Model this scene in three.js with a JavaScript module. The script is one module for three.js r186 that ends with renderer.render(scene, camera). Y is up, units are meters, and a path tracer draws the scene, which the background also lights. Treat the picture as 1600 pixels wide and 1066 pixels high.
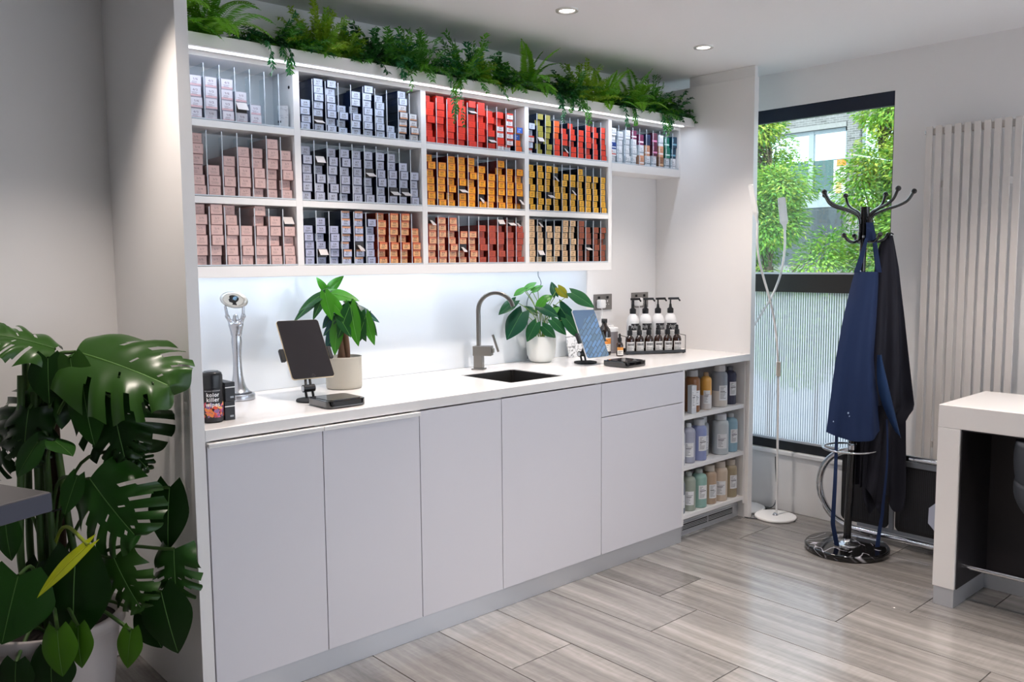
import * as THREE from 'three';
import { RoundedBoxGeometry } from 'three/addons/geometries/RoundedBoxGeometry.js';
import { mergeGeometries, toCreasedNormals } from 'three/addons/utils/BufferGeometryUtils.js';
import { ImprovedNoise } from 'three/addons/math/ImprovedNoise.js';
import { MarchingCubes } from 'three/addons/objects/MarchingCubes.js';
import { RectAreaLightUniformsLib } from 'three/addons/lights/RectAreaLightUniformsLib.js';
RectAreaLightUniformsLib.init();

// ---------------------------------------------------------------- camera, sky, sun, exposure
const scene = new THREE.Scene();
const camera = new THREE.PerspectiveCamera(43.50, 1600 / 1066, 0.05, 200);
camera.position.set(-1.028, 1.4179, 2.5549);
camera.up.set(0.06831, 0.99567, -0.06312);
camera.lookAt(-1.028 + 0.66585, 1.4179 - 0.09261, 2.5549 - 0.74032);
const renderer = new THREE.WebGLRenderer({ antialias: true });
renderer.toneMapping = THREE.LinearToneMapping;
renderer.toneMappingExposure = 1.0;
renderer.shadowMap.enabled = true;
scene.background = new THREE.Color().setRGB(0.84, 0.94, 1.08);
scene.backgroundIntensity = 3.9;
const sun = new THREE.DirectionalLight(0xfff2dc, 3.2);
sun.name = 'sun'; sun.position.set(-14, 26, -2); sun.target.position.set(14, 0, -6);
sun.castShadow = true; sun.shadow.radius = 2; sun.shadow.mapSize.set(2048, 2048);
Object.assign(sun.shadow.camera, { left: -24, right: 24, top: 24, bottom: -24, near: 1, far: 80 });
scene.add(sun, sun.target);
const DOWNLIGHT = { color: 0xfff1e6, intensity: 5.4, angle: 0.80, penumbra: 0.55 };
const LED = { color: 0xdfeaff, intensity: 34 };

// ---------------------------------------------------------------- helpers
const TAU = Math.PI * 2;
function rng(seed) { let a = seed >>> 0; return () => { a = (a + 0x6D2B79F5) | 0; let t = Math.imul(a ^ (a >>> 15), 1 | a); t = (t + Math.imul(t ^ (t >>> 7), 61 | t)) ^ t; return ((t ^ (t >>> 14)) >>> 0) / 4294967296; }; }
const V = (x, y, z) => new THREE.Vector3(x, y, z);
const names = new Map();
function numbered(n) { const k = names.get(n) || 0; names.set(n, k + 1); return k ? n + '_' + String(k).padStart(3, '0') : n; }
const clean = (g) => {
  if (!g.attributes.uv) g.setAttribute('uv', new THREE.Float32BufferAttribute(new Float32Array(g.attributes.position.count * 2), 2));
  const o = g.index ? g.toNonIndexed() : g;
  for (const k of Object.keys(o.attributes)) if (!['position', 'normal', 'uv', 'color'].includes(k)) o.deleteAttribute(k);
  return o;
};
const merge = (gs) => gs.length === 1 ? gs[0] : mergeGeometries(gs.map(clean), false);
function obj(name, g, m, parent) {
  const mesh = new THREE.Mesh(Array.isArray(g) ? merge(g) : g, m);
  mesh.name = parent ? name : numbered(name);
  (parent || scene).add(mesh);
  return mesh;
}
function tag(o, label, category, group, kind) {
  o.userData.label = label; if (category) o.userData.category = category;
  if (group) o.userData.group = group; if (kind) o.userData.kind = kind;
  return o;
}
function thing(name, label, category, [x, y, z] = [0, 0, 0], turn = 0, group) {
  const o = new THREE.Group(); o.name = numbered(name); scene.add(o);
  o.position.set(x, y, z); o.rotation.y = turn;
  return tag(o, label, category, group);
}
function copy(o, [x, y, z], turn, label, group) {
  const c = o.clone(); c.name = numbered(o.name.replace(/_\d\d\d$/, '')); scene.add(c);
  c.userData = { ...o.userData }; c.position.set(x, y, z); if (turn !== undefined) c.rotation.y = turn;
  if (label) c.userData.label = label; if (group) c.userData.group = group;
  return c;
}
const struct = (o, label, category) => tag(o, label, category, null, 'structure');
// geometry
const box = (x0, x1, y0, y1, z0, z1, r = 0) => {
  const w = x1 - x0, h = y1 - y0, d = z1 - z0;
  const g = r ? new RoundedBoxGeometry(w, h, d, 2, Math.min(r, w / 2.01, h / 2.01, d / 2.01)) : new THREE.BoxGeometry(w, h, d);
  return g.translate((x0 + x1) / 2, (y0 + y1) / 2, (z0 + z1) / 2);
};
const cyl = (r0, r1, h, seg = 24, x = 0, y = 0, z = 0) => new THREE.CylinderGeometry(r1, r0, h, seg).translate(x, y + h / 2, z);
const lathe = (pts, seg = 32) => { // uv: u round the axis, v by height
  const g = new THREE.LatheGeometry(pts.map(([r, y]) => new THREE.Vector2(r, y)), seg), ys = pts.map((p) => p[1]), a = Math.min(...ys), b = Math.max(...ys) - a || 1;
  for (let i = 0; i < g.attributes.uv.count; i++) g.attributes.uv.setY(i, (g.attributes.position.getY(i) - a) / b);
  return g;
};
const faceUV = (g) => { g.computeBoundingBox(); const b = g.boundingBox; for (let i = 0; i < g.attributes.uv.count; i++) g.attributes.uv.setXY(i, (g.attributes.position.getX(i) - b.min.x) / (b.max.x - b.min.x), (g.attributes.position.getY(i) - b.min.y) / (b.max.y - b.min.y)); return g; };
const tube = (pts, r, seg = 24, rs = 8, closed = false) => new THREE.TubeGeometry(new THREE.CatmullRomCurve3(pts.map((p) => V(...p)), closed, 'centripetal'), seg, r, rs, closed);
function rod(a, b, r0, r1 = r0, seg = 10) {
  const A = V(...a), B = V(...b), d = B.clone().sub(A), g = new THREE.CylinderGeometry(r1, r0, d.length(), seg);
  g.applyQuaternion(new THREE.Quaternion().setFromUnitVectors(V(0, 1, 0), d.normalize()));
  return g.translate((a[0] + b[0]) / 2, (a[1] + b[1]) / 2, (a[2] + b[2]) / 2);
}
const plate = (pts, depth, bevel = 0) => {
  const s = new THREE.Shape(pts.map(([x, y]) => new THREE.Vector2(x, y)));
  return new THREE.ExtrudeGeometry(s, { depth, bevelEnabled: bevel > 0, bevelSize: bevel, bevelThickness: bevel, bevelSegments: 2, curveSegments: 12 });
};
const roundRect = (w, h, r) => { const s = new THREE.Shape(); s.moveTo(-w / 2 + r, -h / 2); s.lineTo(w / 2 - r, -h / 2); s.absarc(w / 2 - r, -h / 2 + r, r, -Math.PI / 2, 0); s.lineTo(w / 2, h / 2 - r); s.absarc(w / 2 - r, h / 2 - r, r, 0, Math.PI / 2); s.lineTo(-w / 2 + r, h / 2); s.absarc(-w / 2 + r, h / 2 - r, r, Math.PI / 2, Math.PI); s.lineTo(-w / 2, -h / 2 + r); s.absarc(-w / 2 + r, -h / 2 + r, r, Math.PI, Math.PI * 1.5); return s; };
const slab = (w, h, r, depth, bevel = 0.001) => new THREE.ExtrudeGeometry(roundRect(w - 2 * bevel, h - 2 * bevel, Math.max(r - bevel, 0.0005)), { depth: depth - 2 * bevel, bevelEnabled: true, bevelSize: bevel, bevelThickness: bevel, bevelSegments: 2, curveSegments: 8 }).translate(0, 0, -depth / 2 + bevel);
// a flat-shaded or smooth grid surface from a function (u, v) -> [x, y, z]
function sheet(f, nu, nv, thick = 0) {
  const pos = [], uv = [], idx = [];
  for (let j = 0; j <= nv; j++) for (let i = 0; i <= nu; i++) { const p = f(i / nu, j / nv); pos.push(...p); uv.push(i / nu, j / nv); }
  for (let j = 0; j < nv; j++) for (let i = 0; i < nu; i++) { const a = j * (nu + 1) + i, b = a + 1, c = a + nu + 1, d = c + 1; idx.push(a, b, c, b, d, c); }
  const g = new THREE.BufferGeometry();
  g.setAttribute('position', new THREE.Float32BufferAttribute(pos, 3)); g.setAttribute('uv', new THREE.Float32BufferAttribute(uv, 2)); g.setIndex(idx); g.computeVertexNormals();
  if (!thick) return g;
  const n = g.attributes.normal, N = pos.length / 3, p2 = pos.slice(), uv2 = uv.slice(), id2 = idx.slice();
  for (let k = 0; k < N; k++) { p2.push(pos[3 * k] - n.getX(k) * thick, pos[3 * k + 1] - n.getY(k) * thick, pos[3 * k + 2] - n.getZ(k) * thick); uv2.push(uv[2 * k], uv[2 * k + 1]); }
  for (let k = 0; k < idx.length; k += 3) id2.push(idx[k] + N, idx[k + 2] + N, idx[k + 1] + N);
  const rim = []; for (let i = 0; i <= nu; i++) rim.push(i); for (let j = 1; j <= nv; j++) rim.push(j * (nu + 1) + nu); for (let i = nu - 1; i >= 0; i--) rim.push(nv * (nu + 1) + i); for (let j = nv - 1; j >= 0; j--) rim.push(j * (nu + 1));
  for (let k = 0; k + 1 < rim.length; k++) { const a = rim[k], b = rim[k + 1]; id2.push(a, a + N, b, b, a + N, b + N); }
  const h = new THREE.BufferGeometry();
  h.setAttribute('position', new THREE.Float32BufferAttribute(p2, 3)); h.setAttribute('uv', new THREE.Float32BufferAttribute(uv2, 2)); h.setIndex(id2); h.computeVertexNormals();
  return h;
}
// smooth union of tapered capsules, meshed: bones [[a, b, ra, rb], ...]
function sdfMesh(bones, lo, hi, n = 40, k = 0.01) {
  const size = Math.max(hi[0] - lo[0], hi[1] - lo[1], hi[2] - lo[2]) / 2 * 1.08, c = [0, 1, 2].map((i) => (lo[i] + hi[i]) / 2);
  const mc = new MarchingCubes(n, new THREE.MeshBasicMaterial(), false, false, 200000);
  mc.isolation = 0;
  for (let iz = 0; iz < n; iz++) for (let iy = 0; iy < n; iy++) for (let ix = 0; ix < n; ix++) {
    const p = [ix, iy, iz].map((q, i) => c[i] + ((q - n / 2) / (n / 2)) * size);
    let dmin = 1e3;
    for (const [a, b, ra, rb] of bones) {
      const ab = [b[0] - a[0], b[1] - a[1], b[2] - a[2]], ap = [p[0] - a[0], p[1] - a[1], p[2] - a[2]];
      const L = ab[0] ** 2 + ab[1] ** 2 + ab[2] ** 2 || 1e-9, t = Math.min(1, Math.max(0, (ap[0] * ab[0] + ap[1] * ab[1] + ap[2] * ab[2]) / L));
      const dd = Math.hypot(ap[0] - ab[0] * t, ap[1] - ab[1] * t, ap[2] - ab[2] * t) - (ra + (rb - ra) * t);
      const h = Math.max(k - Math.abs(dmin - dd), 0) / k; dmin = Math.min(dmin, dd) - h * h * k / 4;
    }
    mc.field[ix + iy * n + iz * n * n] = -dmin;
  }
  mc.update();
  const g = new THREE.BufferGeometry(), cnt = mc.count;
  g.setAttribute('position', new THREE.Float32BufferAttribute(mc.positionArray.slice(0, cnt * 3), 3));
  g.setAttribute('normal', new THREE.Float32BufferAttribute(mc.normalArray.slice(0, cnt * 3), 3));
  g.scale(size, size, size).translate(...c);
  g.computeVertexNormals();
  return g;
}
// textures
const noise = new ImprovedNoise();
function dataTex(w, h, f, srgb = true) {
  const d = new Uint8Array(w * h * 4);
  for (let y = 0; y < h; y++) for (let x = 0; x < w; x++) { const c = f(x / w, y / h), i = (y * w + x) * 4; for (let k = 0; k < 3; k++) d[i + k] = Math.max(0, Math.min(255, c[k] * 255)); d[i + 3] = 255; }
  const t = new THREE.DataTexture(d, w, h); t.wrapS = t.wrapT = THREE.RepeatWrapping; t.magFilter = THREE.LinearFilter; t.minFilter = THREE.LinearMipmapLinearFilter; t.generateMipmaps = true;
  if (srgb) t.colorSpace = THREE.SRGBColorSpace; t.needsUpdate = true; return t;
}
function canvasTex(w, h, draw) {
  const c = document.createElement('canvas'); c.width = w; c.height = h; draw(c.getContext('2d'), w, h);
  const t = new THREE.CanvasTexture(c); t.colorSpace = THREE.SRGBColorSpace; t.anisotropy = 8; return t;
}
const mat = (color, roughness = 0.6, o = {}) => new THREE.MeshPhysicalMaterial({ color, roughness, ...o });
const M = {
  wall: mat('#eeeded', 0.85), ceiling: mat('#efeff1', 0.9), laminate: mat('#efedec', 0.42), door: mat('#e0dee4', 0.36), carcass: mat('#eceaea', 0.5),
  quartz: mat('#f3f0ee', 0.16), splash: mat('#e9eef2', 0.06), alu: mat('#d3d6dc', 0.32, { metalness: 0.6 }), chrome: mat('#d8dade', 0.08, { metalness: 1 }), steel: mat('#8d8a86', 0.28, { metalness: 0.95 }),
  black: mat('#121215', 0.35), blackGloss: mat('#08080a', 0.06, { clearcoat: 1, clearcoatRoughness: 0.03 }), matteBlack: mat('#17171a', 0.7), whitePlastic: mat('#f1f1f1', 0.3), frame: mat('#15191f', 0.45),
  acrylic: mat('#f4f8fa', 0.03, { transmission: 1, thickness: 0, ior: 1.3 }), acrylicEdge: mat('#c6ced6', 0.3), grout: mat('#35312f', 0.9), sinkSteel: mat('#4c4a49', 0.35, { metalness: 0.6 }),
};
// ---------------------------------------------------------------- the room
const BACK = -0.648, RIGHT = 3.28, CEIL = 2.435, LEFT = -5.5, FRONT = 6.4;
struct(obj('wall_back', box(LEFT - 0.15, RIGHT + 0.2, -0.1, CEIL + 0.1, BACK - 0.15, BACK), M.wall), 'white painted wall behind the counter and the tall plant', 'wall');
struct(obj('wall_left', box(LEFT - 0.15, LEFT, -0.1, CEIL + 0.1, BACK, FRONT), M.wall), 'white painted side wall at the far end of the salon', 'wall');
const WIN = { z0: -0.50, z1: 0.615, y0: 0.33, y1: 2.245 }, ADDED_WIN2 = { z0: 1.9, z1: 5.6, y0: 0.33, y1: 2.245 };
struct(obj('wall_right', [
  box(RIGHT, RIGHT + 0.2, -0.1, CEIL + 0.1, BACK, WIN.z0), box(RIGHT, RIGHT + 0.2, -0.1, WIN.y0, WIN.z0, WIN.z1), box(RIGHT, RIGHT + 0.2, WIN.y1, CEIL + 0.1, WIN.z0, WIN.z1),
  box(RIGHT, RIGHT + 0.2, -0.1, CEIL + 0.1, WIN.z1, ADDED_WIN2.z0), box(RIGHT, RIGHT + 0.2, -0.1, ADDED_WIN2.y0, ADDED_WIN2.z0, ADDED_WIN2.z1), box(RIGHT, RIGHT + 0.2, ADDED_WIN2.y1, CEIL + 0.1, ADDED_WIN2.z0, ADDED_WIN2.z1),
  box(RIGHT, RIGHT + 0.2, -0.1, CEIL + 0.1, ADDED_WIN2.z1, FRONT)], M.wall), 'white painted wall with the tall window and the radiator', 'wall');
const SHOP = { x0: 0.0, x1: 3.1, y0: 0.35, y1: 2.25 };  // opening of the added window behind the viewer
struct(obj('wall_front', [box(LEFT - 0.15, SHOP.x0, -0.1, CEIL + 0.1, FRONT, FRONT + 0.2), box(SHOP.x1, RIGHT + 0.2, -0.1, CEIL + 0.1, FRONT, FRONT + 0.2), box(SHOP.x0, SHOP.x1, SHOP.y1, CEIL + 0.1, FRONT, FRONT + 0.2), box(SHOP.x0, SHOP.x1, -0.1, SHOP.y0, FRONT, FRONT + 0.2)], M.wall), 'white wall across the salon with the added window', 'wall');
struct(obj('ceiling', box(LEFT - 0.15, RIGHT + 0.2, CEIL, CEIL + 0.12, BACK - 0.15, FRONT + 0.2), M.ceiling), 'flat white ceiling with recessed downlights', 'ceiling');

// floor: porcelain planks 0.298 m wide, 1.195 m long, each a piece of its own over dark joints
const floor = new THREE.Group(); floor.name = 'floor'; scene.add(floor); struct(floor, 'grey wood-look plank tiles with dark thin joints', 'floor');
obj('joint_bed', box(LEFT, RIGHT, -0.1, -0.0025, BACK, FRONT), M.grout, floor);
{
  const grain = (s, base, warm) => dataTex(256, 1024, (u, v) => {
    const w = noise.noise(u * 3 + s, v * 2.2, s * 7) * 0.5, x = u * 9 + w * 1.2;
    const streak = noise.noise(x * 0.9, v * 2.4 + s * 3, s) * 0.7 + noise.noise(x * 2.6, v * 3.1, s + 4) * 0.42 + noise.noise(x * 9, v * 6, s + 9) * 0.16;
    const saw = noise.noise(u * 5, v * 170, s + 2) * 0.08 * (noise.noise(u * 4, v * 5, s + 31) > 0.05 ? 1 : 0.15);
    const b = base + streak * 0.135 + saw * 0.25 + noise.noise(u * 60, v * 40, s) * 0.03;
    return [b * (1 + warm), b, b * (1 - warm * 0.8)];
  });
  const tex = [[1.3, 0.53, 0.028], [5.1, 0.475, 0.03], [9.7, 0.56, 0.026], [14.2, 0.43, 0.03], [21.7, 0.51, 0.022]];
  const mats = tex.map(([s, b, w]) => mat('#ffffff', 0.24, { map: grain(s, b, w), clearcoat: 0.55, clearcoatRoughness: 0.14 }));
  const W = 0.2983, L = 1.195, X0 = 0.5818, J = { '-1': 0.9, 0: 0.75, 1: 0.417, 2: -0.25, 3: 0.552, 4: 0.358, 5: 0.99, 6: 1.152, 7: 0.165, 8: 0.8 };
  const r = rng(11);
  for (let k = -21; k <= 9; k++) {
    const x0 = Math.max(LEFT, X0 + k * W), x1 = Math.min(RIGHT, X0 + (k + 1) * W); if (x1 - x0 < 0.01) continue;
    let z = (J[k] !== undefined ? J[k] : r() * L); while (z > BACK) z -= L;
    for (; z < FRONT; z += L) {
      const a = Math.max(BACK, z), b = Math.min(FRONT, z + L); if (b - a < 0.02) continue;
      const g = box(x0 + 0.0018, x1 - 0.0018, -0.012, 0, a + 0.0018, b - 0.0018, 0.0012), p = g.attributes.position, uv = g.attributes.uv, du = r() * 0.27, dv = r() * 0.24;
      for (let i = 0; i < p.count; i++) uv.setXY(i, (p.getX(i) - x0) / 0.42 + du, (p.getZ(i) - z) / 1.6 + dv);
      obj('plank', g, mats[Math.floor(r() * mats.length)], floor);
    }
  }
}

// tall joinery panels at both ends of the counter
tag(obj('end_panel', box(-0.0392, 0, 0, CEIL - 0.001, BACK + 0.0005, 0, 0.0015), M.laminate), 'tall white end panel between the potted plant and the counter', 'panel');
{
  const t = thing('end_panel', 'tall white end panel beside the window and the floor lamp', 'panel', [3.0, 0, 0]);
  obj('board', box(0, 0.04, 0, 2.378, BACK + 0.0005, 0, 0.0015), M.laminate, t);
  obj('filler_strip', box(0.006, 0.034, 2.3785, CEIL - 0.001, -0.42, -0.004), M.laminate, t);
}
// glass splashback and wall sockets' wall
struct(obj('trim_1', box(0.0005, 2.396, 0.9105, 1.3675, BACK + 0.0005, BACK + 0.0065, 0.0008), M.splash), 'pale glossy glass splashback under the pigeonhole shelves', 'splashback');

// ---------------------------------------------------------------- window in view
{
  const w = new THREE.Group(); w.name = 'window_1'; scene.add(w); struct(w, 'tall dark-framed window with reeded lower pane and navy blind box', 'window');
  const X = RIGHT + 0.03, f = 0.03;
  const { z0, z1, y0, y1 } = WIN;
  obj('frame_head', box(X, X + 0.06, y1 - 0.03, y1 - 0.0005, z0, z1 - 0.0005), M.frame, w);
  obj('frame_jamb', box(X, X + 0.06, y0, y1, z1 - 0.016, z1 - 0.0005), M.frame, w);
  obj('frame_jamb', box(X, X + 0.06, y0, y1, z0 + 0.0005, z0 + 0.03), M.frame, w);
  obj('frame_rail', [box(X - 0.012, X + 0.06, 1.235, 1.335, z0 + 0.03, z1 - 0.016, 0.003)], mat('#23221f', 0.4), w);
  obj('glazing_bead', [box(X - 0.016, X, 1.335, 1.345, z0 + 0.03, z1 - 0.016)], M.alu, w);
  obj('frame_sill_rail', box(X - 0.012, X + 0.06, y0 + 0.012, 0.395, z0 + 0.0005, z1 - 0.0005, 0.003), M.frame, w);
  obj('glazing_bead', box(X - 0.018, X - 0.004, 0.395, 0.407, z0 + 0.03, z1 - 0.016), M.alu, w);
  obj('upper_pane', box(X + 0.03, X + 0.034, 1.33, y1 - 0.02, z0 + 0.02, z1 - 0.01), mat('#f3fbf8', 0.02, { transmission: 1, thickness: 0, ior: 1.45 }), w);
  // lower pane: rounded reeds, with flat grooves tinted darker for the shade between
  const N = 78, za = z0 + 0.02, zb = z1 - 0.01, reeds = [[], []];
  for (let i = 0; i < N * 2; i++) { const a = za + (zb - za) * i / N / 2, b = za + (zb - za) * (i + 1) / N / 2, c = (a + b) / 2, rr = (b - a) / 2, k = i % 2;
    reeds[k].push(sheet((u, v) => { const q = Math.PI * u; return [X + 0.03 - (k ? 0 : Math.sin(q) * rr * 0.8), 0.39 + v * 0.85, c - Math.cos(q) * rr]; }, k ? 1 : 5, 1)); }
  const lp = obj('reeded_pane', reeds[0], mat('#ced3d7', 0.95, { transmission: 0.9, thickness: 0, ior: 1.4 }), w);
  obj('shade_grooves', reeds[1], mat('#98a4aa', 0.45, { transmission: 0.9, thickness: 0, ior: 1.4 }), lp);
  const sill = obj('window_sill', box(RIGHT - 0.012, X + 0.05, y0 - 0.012, y0 + 0.011, z0 + 0.0005, z1 - 0.0005, 0.004), M.whitePlastic, w);
  sill.userData.label = 'white window sill';
}
tag(obj('roller_blind_box', box(RIGHT + 0.0, RIGHT + 0.028, 2.172, 2.2445, WIN.z0 + 0.001, WIN.z1 - 0.001, 0.004), mat('#0e1b31', 0.35)), 'navy roller blind box across the top of the window', 'blind');
{
  const w = new THREE.Group(); w.name = 'window_2'; scene.add(w); struct(w, 'unseen window added further along the same wall for daylight', 'window');  // out of view, added to bring in more daylight
  const X = RIGHT + 0.03, { z0, z1, y0, y1 } = ADDED_WIN2;
  obj('frame', [box(X, X + 0.06, y1 - 0.04, y1 - 0.0005, z0, z1), box(X, X + 0.06, y0 + 0.0005, y0 + 0.04, z0, z1), box(X, X + 0.06, y0, y1, z0 + 0.0005, z0 + 0.04), box(X, X + 0.06, y0, y1, z1 - 0.04, z1 - 0.0005), box(X, X + 0.06, y0, y1, 3.7, 3.75)], M.frame, w);
  obj('pane', box(X + 0.03, X + 0.034, y0 + 0.02, y1 - 0.02, z0 + 0.02, z1 - 0.02), mat('#ffffff', 0.02, { transmission: 1, thickness: 0 }), w);
  const s = new THREE.Group(); s.name = 'window_3'; scene.add(s); struct(s, 'wide unseen window added across the salon for fill daylight', 'window');  // unseen, put in as a broad source of soft daylight
  obj('frame', [box(SHOP.x0, SHOP.x1, SHOP.y1 - 0.05, SHOP.y1 - 0.0005, FRONT + 0.05, FRONT + 0.12), box(SHOP.x0, SHOP.x1, SHOP.y0 + 0.0005, SHOP.y0 + 0.05, FRONT + 0.05, FRONT + 0.12), ...[SHOP.x0 + 0.001, 1.0, 2.05, SHOP.x1 - 0.051].map((x) => box(x, x + 0.05, SHOP.y0 + 0.05, SHOP.y1 - 0.05, FRONT + 0.05, FRONT + 0.12))], M.frame, s);
  obj('pane', box(SHOP.x0 + 0.02, SHOP.x1 - 0.02, SHOP.y0 + 0.02, SHOP.y1 - 0.02, FRONT + 0.08, FRONT + 0.084), mat('#ffffff', 0.02, { transmission: 1, thickness: 0 }), s);
}

// ---------------------------------------------------------------- downlights
{
  const ring = lathe([[0.032, -0.001], [0.036, -0.006], [0.046, -0.005], [0.047, 0.0]], 32), lens = lathe([[0, -0.0015], [0.033, -0.0015]], 24);
  const spots = [];
  for (const x of [-0.324, 0.612, 1.548, 2.484]) for (const z of [0.043, 1.25, 2.46, 3.7, 4.9]) if (z < 0.1 || x > 0.5) spots.push([x, z]);  // first row continues the visible pair; deeper rows are added for brightness
  for (const [x, z] of spots) {
    const near = x === 1.548 && z < 0.1, far = x === 2.484 && z < 0.1;
    const t = thing('downlight', near ? 'round recessed ceiling downlight above the sink' : far ? 'round recessed ceiling downlight nearest the window' : 'round recessed ceiling downlight out of view, most of these added for brightness', 'downlight', [x, CEIL, z], 0, near || far ? undefined : 'ceiling downlights out of view');
    obj('trim_ring', ring, mat('#e8e6e2', 0.25, { metalness: 0.4 }), t);
    obj('lens', lens, mat('#ffffff', 0.4, { emissive: new THREE.Color(1, 0.94, 0.86), emissiveIntensity: 4 }), t);
    const s = new THREE.SpotLight(DOWNLIGHT.color, DOWNLIGHT.intensity, 0, DOWNLIGHT.angle, DOWNLIGHT.penumbra, 2);
    s.name = 'lamp_light'; s.position.set(0, -0.012, 0); s.target.position.set(0, -2, 0); s.shadow.radius = 1.6; t.add(s, s.target);
  }
}
// ---------------------------------------------------------------- counter run
const TOP = 0.91, UNDER = 0.8738;
{
  const units = [[0.003, 0.4033, 'white base cabinet beside the tall panel by the plant', 'lip'], [0.4033, 0.8053, 'white base cabinet under the round grey plant pot', 'lip'], [0.8053, 1.2101, 'narrow white base cabinet just before the sink cabinet', ''], [1.2101, 1.8069, 'wide white base cabinet under the sink', ''], [1.8069, 2.4092, 'white base cabinet with a top drawer next to open shelves', 'drawer']];
  units.forEach(([x0, x1, label, kind]) => {
    const t = thing('base_cabinet', label, 'cabinet', [x0, 0, 0]), w = x1 - x0, g = 0.0014;
    obj('body', [box(0.0005, 0.018, 0.0805, UNDER - 0.001, -0.60, -0.021), box(w - 0.018, w - 0.0005, 0.0805, UNDER - 0.001, -0.60, -0.021), box(0.018, w - 0.018, 0.0805, 0.098, -0.60, -0.021), box(0.018, w - 0.018, 0.098, UNDER - 0.001, -0.60, -0.592)], M.carcass, t);
    const top = kind === 'lip' ? 0.858 : UNDER - 0.006;
    if (kind === 'drawer') {
      obj('drawer', box(g, w - g, 0.716, top, -0.02, 0, 0.0012), M.door, t);
      obj('door', box(g, w - g, 0.0805, 0.7125, -0.02, 0, 0.0012), M.door, t);
    } else obj('door', box(g, w - g, 0.0805, top, -0.02, 0, 0.0012), M.door, t);
    if (kind === 'lip') obj('finger_pull', [box(g, w - g, 0.8585, 0.8675, -0.02, 0.013, 0.0015), box(g, w - g, 0.853, 0.8585, 0.008, 0.013, 0.001)], M.laminate, t).userData.label = 'white lipped finger pull';
  });
  // worktop with the sink cut out
  const s = new THREE.Shape(); [[0.0005, 0], [2.9995, 0], [2.9995, 0.6415], [0.0005, 0.6415]].forEach(([x, y], i) => i ? s.lineTo(x, y) : s.moveTo(x, y));
  const h = new THREE.Path(), a = 1.352, b = 1.672, c = 0.10, e = 0.445, q = 0.012;
  h.moveTo(a + q, c); h.lineTo(b - q, c); h.quadraticCurveTo(b, c, b, c + q); h.lineTo(b, e - q); h.quadraticCurveTo(b, e, b - q, e); h.lineTo(a + q, e); h.quadraticCurveTo(a, e, a, e - q); h.lineTo(a, c + q); h.quadraticCurveTo(a, c, a + q, c); s.holes.push(h);
  const g = new THREE.ExtrudeGeometry(s, { depth: TOP - UNDER - 0.003, bevelEnabled: true, bevelSize: 0.0015, bevelOffset: -0.0015, bevelThickness: 0.0015, bevelSegments: 2, curveSegments: 6 });
  g.rotateX(-Math.PI / 2).translate(0, UNDER + 0.0015, 0);
  tag(obj('worktop', g, M.quartz), 'long glossy white worktop over the base cabinets', 'worktop');
  // undermount sink
  const k = thing('sink', 'dark undermount sink bowl set into the white worktop', 'sink', [0, 0, 0]);
  const sx0 = a + 0.004, sx1 = b - 0.004, sz0 = -e + 0.004, sz1 = -c - 0.004, d = 0.70, rim = TOP - 0.004;
  obj('bowl', [box(sx0, sx1, d - 0.003, d, sz0, sz1), box(sx0 - 0.0025, sx0, d - 0.003, rim, sz0 + 0.008, sz1 - 0.008), box(sx1, sx1 + 0.0025, d - 0.003, rim, sz0 + 0.008, sz1 - 0.008), box(sx0 + 0.008, sx1 - 0.008, d - 0.003, rim, sz0 - 0.0025, sz0), box(sx0 + 0.008, sx1 - 0.008, d - 0.003, rim, sz1, sz1 + 0.0025),
    ...[[sx0, sz0], [sx1, sz0], [sx0, sz1], [sx1, sz1]].map(([x, z]) => box(Math.min(x, x + Math.sign(1.51 - x) * 0.012), Math.max(x, x + Math.sign(1.51 - x) * 0.012), d - 0.003, rim, Math.min(z, z + Math.sign(-0.27 - z) * 0.012), Math.max(z, z + Math.sign(-0.27 - z) * 0.012)))], M.sinkSteel, k);
  obj('drain', lathe([[0, 0.002], [0.03, 0.002], [0.042, 0.004], [0.044, 0]], 24).translate(1.51, d, -0.27), M.chrome, k);
  // tap
  const t = thing('mixer_tap', 'brushed steel swan-neck mixer tap behind the sink', 'tap', [1.548, TOP, -0.545]);
  obj('base', [box(-0.03, 0.03, 0, 0.006, -0.03, 0.03, 0.002), box(-0.021, 0.021, 0.006, 0.07, -0.021, 0.021, 0.002)], M.steel, t);
  obj('valve_body', box(-0.024, 0.024, 0.066, 0.112, -0.024, 0.065, 0.002), M.steel, t);
  const pts = [[0, 0.10, 0], [0, 0.26, 0]]; for (let i = 0; i <= 10; i++) { const an = Math.PI * (1 - i / 10 * 0.93); pts.push([0, 0.28 + Math.sin(an) * 0.082, 0.085 + Math.cos(an) * 0.085]); }
  obj('spout', new THREE.ExtrudeGeometry(roundRect(0.018, 0.024, 0.005), { steps: 60, extrudePath: new THREE.CatmullRomCurve3(pts.map((p) => V(...p))), curveSegments: 4 }), M.steel, t);
  obj('lever', [box(-0.01, 0.01, 0.08, 0.1, 0.063, 0.075, 0.002), new THREE.BoxGeometry(0.014, 0.085, 0.008).rotateX(-0.32).translate(0, 0.125, 0.082)], M.steel, t);
  t.rotation.y = 0.62;
  // plinth
  const pl = thing('plinth', 'brushed aluminium kickboard along the foot of the cabinets', 'plinth');
  obj('front_board', box(0.003, 2.4092, 0.0005, 0.0797, -0.02, -0.0043), M.alu, pl);
  obj('return_board', [box(2.3932, 2.4092, 0.0005, 0.0797, -0.075, -0.0205)], M.alu, pl);
}
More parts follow.
